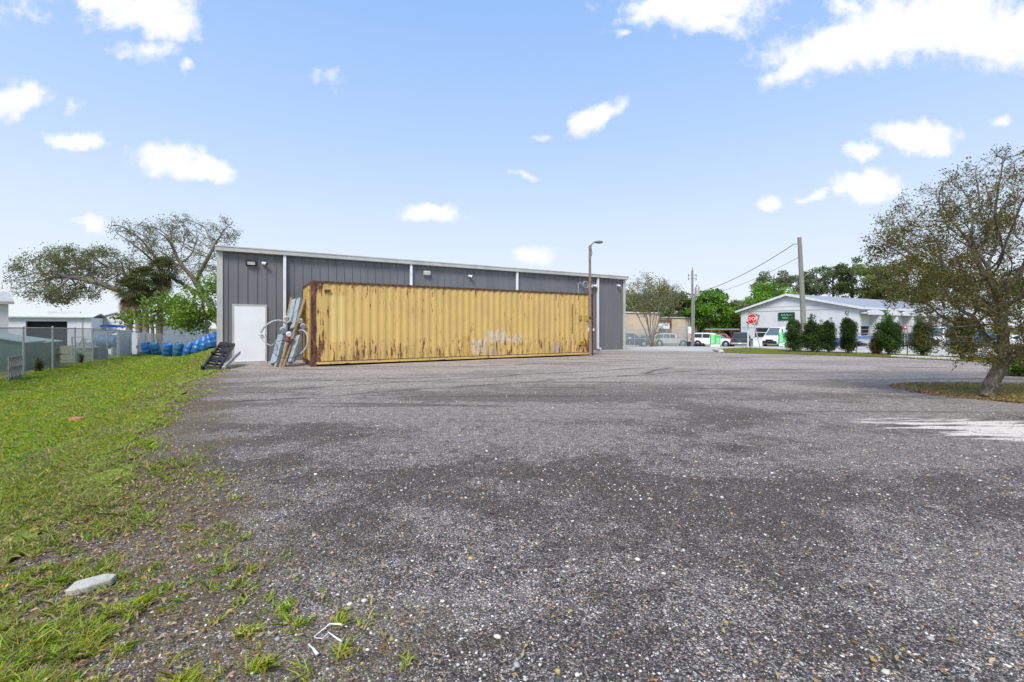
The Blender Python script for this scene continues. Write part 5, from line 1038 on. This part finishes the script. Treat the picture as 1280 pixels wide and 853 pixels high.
mass_tree('leafy_tree', 'dark tree low behind the white minivan', 872, 86, 378, 432, 60, (.045, .07, .018), 65, GL, .42, 5600)
mass_tree('leafy_tree', 'mid green tree behind the red work truck', 914, 84, 376, 430, 54, (.07, .115, .02), 66, GL, .42, 6000)
mass_tree('leafy_tree', 'greyish tree at the left edge of the white garage roof', 925, 92, 367, 415, 34, (.13, .14, .08), 67, GL, .38, 3200)
mass_tree('leafy_tree', 'brightest green tree rising behind the white gable', 962, 100, 352, 405, 78, (.105, .20, .02), 68, GL, .44, 8500, clumps=64)
mass_tree('leafy_tree', 'low dark tree between the bright tree and the white gable', 934, 90, 384, 432, 40, (.05, .08, .018), 69, GL, .42, 4200)
GP = 'tall pines behind the white garage building'
PN = (.10, .125, .065)
def pine(label, px, Z, ytop, ylow, wpx, seed, c_=PN, n=3000, cl=24): mass_tree('pine_tree', label, px, Z, ytop, ylow, wpx, c_, seed, GP, .42, int(n*1.35), cl, True)
pine('dark pine left of the bare utility pole', 968, 120, 334, 374, 60, 71, n=2600, cl=18)
pine('thin pine just behind the bare utility pole', 1002, 122, 332, 380, 44, 72, n=1700, cl=14)
pine('slender pine with bare trunk right of the bare pole', 1021, 118, 325, 382, 42, 73, n=2000, cl=16)
pine('pine with a rounded top over the garage ridge', 1042, 118, 320, 385, 46, 74, (.075, .10, .035), 2600, 20)
pine('tallest pine over the middle of the garage roof', 1066, 116, 314, 390, 54, 75, (.075, .10, .035), 3400, 22)
mass_tree('leafy_tree', 'pale olive tree over the right part of the garage roof', 1098, 108, 321, 388, 66, (.13, .15, .05), 76, GL, .42, 7500)
mass_tree('leafy_tree', 'broad olive tree half behind the near tree crown', 1134, 104, 316, 392, 72, (.12, .135, .045), 77, GL, .42, 5600)
mass_tree('leafy_tree', 'olive tree seen through the middle of the near tree', 1180, 106, 330, 400, 70, (.09, .115, .04), 78, GL, .45, 5000)
mass_tree('leafy_tree', 'rightmost olive tree seen through the near tree', 1245, 104, 335, 405, 80, (.09, .115, .04), 79, GL, .45, 5000)
# ================================================================== SMALL GROUND STUFF
g = np.random.default_rng(99)
# grass blades over the lawn, thinning into the gravel
n = 980000; Zs = 1.55*(44/1.55)**(g.random(n)**1.05); Xs = Zs*g.uniform(-1.22, .0, n); s = Xs*UX+Zs*UY; nn = -Xs*UY+Zs*UX
k0 = s < 1.2; Zs, Xs, s, nn = Zs[k0], Xs[k0], s[k0], nn[k0]; n = len(s)
def pn(f, q): return np.array([mnoise.noise(Vector((x*f, y*f, q))) for x, y in zip(Xs, Zs)])
ev = np.interp(nn, ns, es); tuft = pn(2.4, 3.); tf2 = pn(.8, 8.); fine = pn(11., 5.)
lim = .50+1.25*np.exp(-((nn-2.0)/2.6)**2); d_ = (s-ev)/lim          # 0 at the turf's edge, 1 where the last weeds stand
inlawn = (s < ev) & (s > -7.4); pf = np.clip(.56-.56*d_+tuft*.7+fine*1.0-.12, 0, 1)**1.9*np.clip(2.6-2.6*d_, 0, 1)*.85
pl_ = np.clip(.66+tuft*.8+tf2*.7+fine*.5, .06, 1)*np.clip(.35+(-(s-ev))*1.1, .35, 1)
keep = (inlawn & (g.random(n) < pl_)) | ((s >= ev) & (g.random(n) < pf))
X_, Z_, tu, t2, s_ = Xs[keep], Zs[keep], tuft[keep], tf2[keep], (s-ev)[keep]; n = len(X_)
hgt = (.012+.014*g.random(n)+.018*np.clip(tu, 0, .5)+.022*(g.random(n) < .05))*(1+.05*Z_); wd = .0017*(1+.50*Z_)*g.uniform(.6, 1.5, n); an = g.uniform(0, 2*np.pi, n); ln_ = g.uniform(.2, 2.1, n)*np.where(s_ > -.3, 1.3, 1); la = g.uniform(0, 2*np.pi, n)
B0 = np.stack([X_, Z_, H(X_, Z_)+.006], 1); sv = np.stack([np.cos(an), np.sin(an), np.zeros(n)], 1)*wd[:, None]; tip = B0+np.stack([np.cos(la)*ln_*hgt, np.sin(la)*ln_*hgt, hgt], 1); midp = B0+np.stack([np.cos(la)*ln_*hgt*.35, np.sin(la)*ln_*hgt*.35, hgt*.68], 1)
V_ = np.stack([B0-sv, B0+sv, midp+sv*.7, tip, midp-sv*.7], 1).reshape(-1, 3); F_ = np.arange(5*n).reshape(n, 5)
gc = np.stack([.30+.10*t2+.06*g.normal(size=n), .375+.05*t2+.05*g.normal(size=n), .040+.010*g.normal(size=n)], 1)*np.clip(1+.35*fine[keep]+.3*tu, .6, 1.5)[:, None]; dry = g.random(n) < np.clip(.16-.45*t2+.28*(s_ > -.9), .05, .65); gc[dry] = np.array((.42, .34, .18))*g.uniform(.5, 1.2, (dry.sum(), 1)); gc = np.clip(gc, .01, 1)
o = npmesh('grass', V_, F_, leaf_mat('grass_blade', trans=.4), None, np.repeat(gc, 5, axis=0)); tag(o, 'short green lawn grass thinning out into the gravel', 'grass', None, 'stuff')
# verge and bed blades
n = 26000; a = g.uniform(0, 1, n); P0 = resample([gp(893, 440), gp(930, 442), gp(1000, 443.2), gp(1100, 446.8), gp(1200, 451.4), gp(1290, 455.8)], 200); P1 = resample([gp(899, 437.5), gp(935, 435.7), gp(985, 438.8), gp(1100, 443.6), gp(1200, 447.4), gp(1290, 451.2)], 200); k = (a*199).astype(int); f = g.random((n, 1)); xy = P0[k]*(1-f)+P1[k]*f
m2 = 9000; aa = g.uniform(0, 2*np.pi, m2); rr3 = np.sqrt(g.random(m2)); bx, by = rr3*np.cos(aa)*2.5, rr3*np.sin(aa)*1.68; xy2 = np.stack([cx+bx*ca-by*sa, cy+bx*sa+by*ca], 1); xy = np.vstack([xy, xy2]); n = len(xy)
hg = g.uniform(.03, .07, n)*np.r_[np.ones(26000)*1.3, np.ones(m2)*.8]; wd = np.r_[np.ones(26000)*.018, np.ones(m2)*.006]; an = g.uniform(0, 2*np.pi, n); B0 = np.stack([xy[:, 0], xy[:, 1], H(xy[:, 0], xy[:, 1])+.012], 1); sv = np.stack([np.cos(an), np.sin(an), 0*an], 1)*wd[:, None]; tip = B0+np.stack([g.normal(size=n)*.4*hg, g.normal(size=n)*.4*hg, hg], 1)
gc = np.stack([.26+.04*g.normal(size=n), .29+.03*g.normal(size=n), .05+0*an], 1); dd = g.random(n) < .3; gc[dd] = (.28, .23, .12)
o = npmesh('verge_grass', np.stack([B0-sv, B0+sv, tip], 1).reshape(-1, 3), np.arange(3*n).reshape(n, 3), leaf_mat('verge_blade', trans=.4), None, np.repeat(np.clip(gc, .01, 1), 3, axis=0)); tag(o, 'tufts of short grass on the verge and under the near tree', 'grass', None, 'stuff')
# loose stones
def scatter_stones(n, smin, smax, z0, z1, pal, pw_, nm, lb, side=-2.2):
    z = z0*(z1/z0)**g.random(n); x = z*g.uniform(-1.15, 1.15, n); ok = (x*UX+z*UY > -1.6) & (z < 22); x, z = x[ok], z[ok]; n = len(x)
    oc = np.array([(1,0,0),(-1,0,0),(0,1,0),(0,-1,0),(0,0,1),(0,0,-1)], float); fc = np.array([(0,2,4),(2,1,4),(1,3,4),(3,0,4),(2,0,5),(1,2,5),(3,1,5),(0,3,5)])
    # one subdivision of an octahedron
    vs = list(map(tuple, oc)); mid = {}; f2 = []
    def md(a, b):
        k = (min(a, b), max(a, b))
        if k not in mid: v = (np.array(vs[a])+np.array(vs[b])); v = v/np.linalg.norm(v); vs.append(tuple(v)); mid[k] = len(vs)-1
        return mid[k]
    for a, b, c_ in fc: ab, bc, ca_ = md(a, b), md(b, c_), md(c_, a); f2 += [(a, ab, ca_), (ab, b, bc), (ca_, bc, c_), (ab, bc, ca_)]
    T_ = np.array(vs); f2 = np.array(f2); m_ = len(T_); sz = smin+(smax-smin)*g.random(n)**3; an = g.uniform(0, 6.3, n)
    sc3 = np.stack([sz*g.uniform(.7, 1.3, n), sz*g.uniform(.6, 1.0, n), sz*g.uniform(.35, .65, n)], 1); V_ = T_[None]*sc3[:, None]*g.uniform(.82, 1.15, (n, m_, 1)); c_, s2 = np.cos(an)[:, None], np.sin(an)[:, None]
    V_ = np.stack([V_[..., 0]*c_-V_[..., 1]*s2+x[:, None], V_[..., 0]*s2+V_[..., 1]*c_+z[:, None], V_[..., 2]+(H(x, z)+sc3[:, 2]*.35)[:, None]], -1).reshape(-1, 3)
    F_ = (f2[None]+(np.arange(n)*m_)[:, None, None]).reshape(-1, 3); pal = np.array(pal); pc = pal[g.choice(len(pal), n, p=pw_)]*g.uniform(.7, 1.2, (n, 1))
    o = npmesh(nm, V_, F_, 'pebble', None, np.repeat(pc, m_, axis=0), True); tag(o, lb, 'gravel', None, 'stuff')
scatter_stones(52000, .0022, .0085, 1.6, 10, [(.06, .058, .06), (.15, .146, .148), (.30, .29, .28), (.60, .58, .53), (.46, .30, .12)], [.30, .27, .22, .17, .04], 'gravel_chips', 'small mixed grey and white gravel chips on the lot')
scatter_stones(650, .006, .017, 1.6, 12, [(.34, .33, .31), (.60, .57, .50), (.50, .34, .12), (.18, .18, .19)], [.3, .35, .15, .2], 'loose_stones', 'larger pale and tan stones lying on the gravel')
scatter_stones(5200, .006, .015, 3.5, 21, [(.30, .28, .26), (.62, .59, .54), (.52, .38, .18), (.09, .085, .08)], [.28, .34, .12, .26], 'coarse_stones', 'coarser pale and dark stones scattered across the lot')
# dead leaves
def litter(xs_, ys_, size, pal, pw_, nm, lb):
    n = len(xs_); pal = np.array(pal); pc = pal[g.choice(len(pal), n, p=pw_)]*g.uniform(.7, 1.25, (n, 1)); a = g.uniform(0, 6.3, n); L = size*g.uniform(.6, 1.3, n); W_ = L*g.uniform(.3, .55, n)
    c_, s2 = np.cos(a), np.sin(a); z = H(xs_, ys_)+.012+.01*g.random(n); t1, t2 = g.uniform(-.012, .02, n), g.uniform(-.004, .014, n)
    q = [np.stack([xs_-c_*L/2, ys_-s2*L/2, z], 1), np.stack([xs_-s2*W_/2, ys_+c_*W_/2, z+t1*L/.05], 1), np.stack([xs_+c_*L/2, ys_+s2*L/2, z+t2], 1), np.stack([xs_+s2*W_/2, ys_-c_*W_/2, z+t1*L/.05], 1)]
    o = npmesh(nm, np.stack(q, 1).reshape(-1, 3), np.arange(4*n).reshape(n, 4), 'litter', None, np.repeat(pc, 4, axis=0)); tag(o, lb, 'leaves', None, 'stuff')
n = 900; z = 1.6*(16/1.6)**g.random(n); x = z*g.uniform(-1.15, 1.15, n); k = x*UX+z*UY > -1.4
n2 = 2600; z2 = g.uniform(1.6, 4.2, n2); sN = -.75+g.normal(size=n2)*.55; nN = g.uniform(.9, 5.0, n2); x2, y2 = sN*UX-nN*UY, sN*UY+nN*UX
litter(np.r_[x[k], x2], np.r_[z[k], y2], .032, [(.46, .30, .09), (.46, .33, .16), (.24, .13, .06), (.34, .22, .13)], [.15, .2, .35, .3], 'dry_leaves', 'scattered tan and yellow dry leaves on the gravel')
n = 14000; aa = g.uniform(0, 2*np.pi, n); q_ = g.random(n)**.5*1.08; bx, by = q_*np.cos(aa)*2.6, q_*np.sin(aa)*1.75
litter(cx+bx*ca-by*sa, cy+bx*sa+by*ca, .06, [(.26, .13, .045), (.36, .22, .07), (.15, .08, .04), (.40, .30, .12)], [.4, .25, .2, .15], 'leaf_litter', 'brown leaf litter under the near tree')
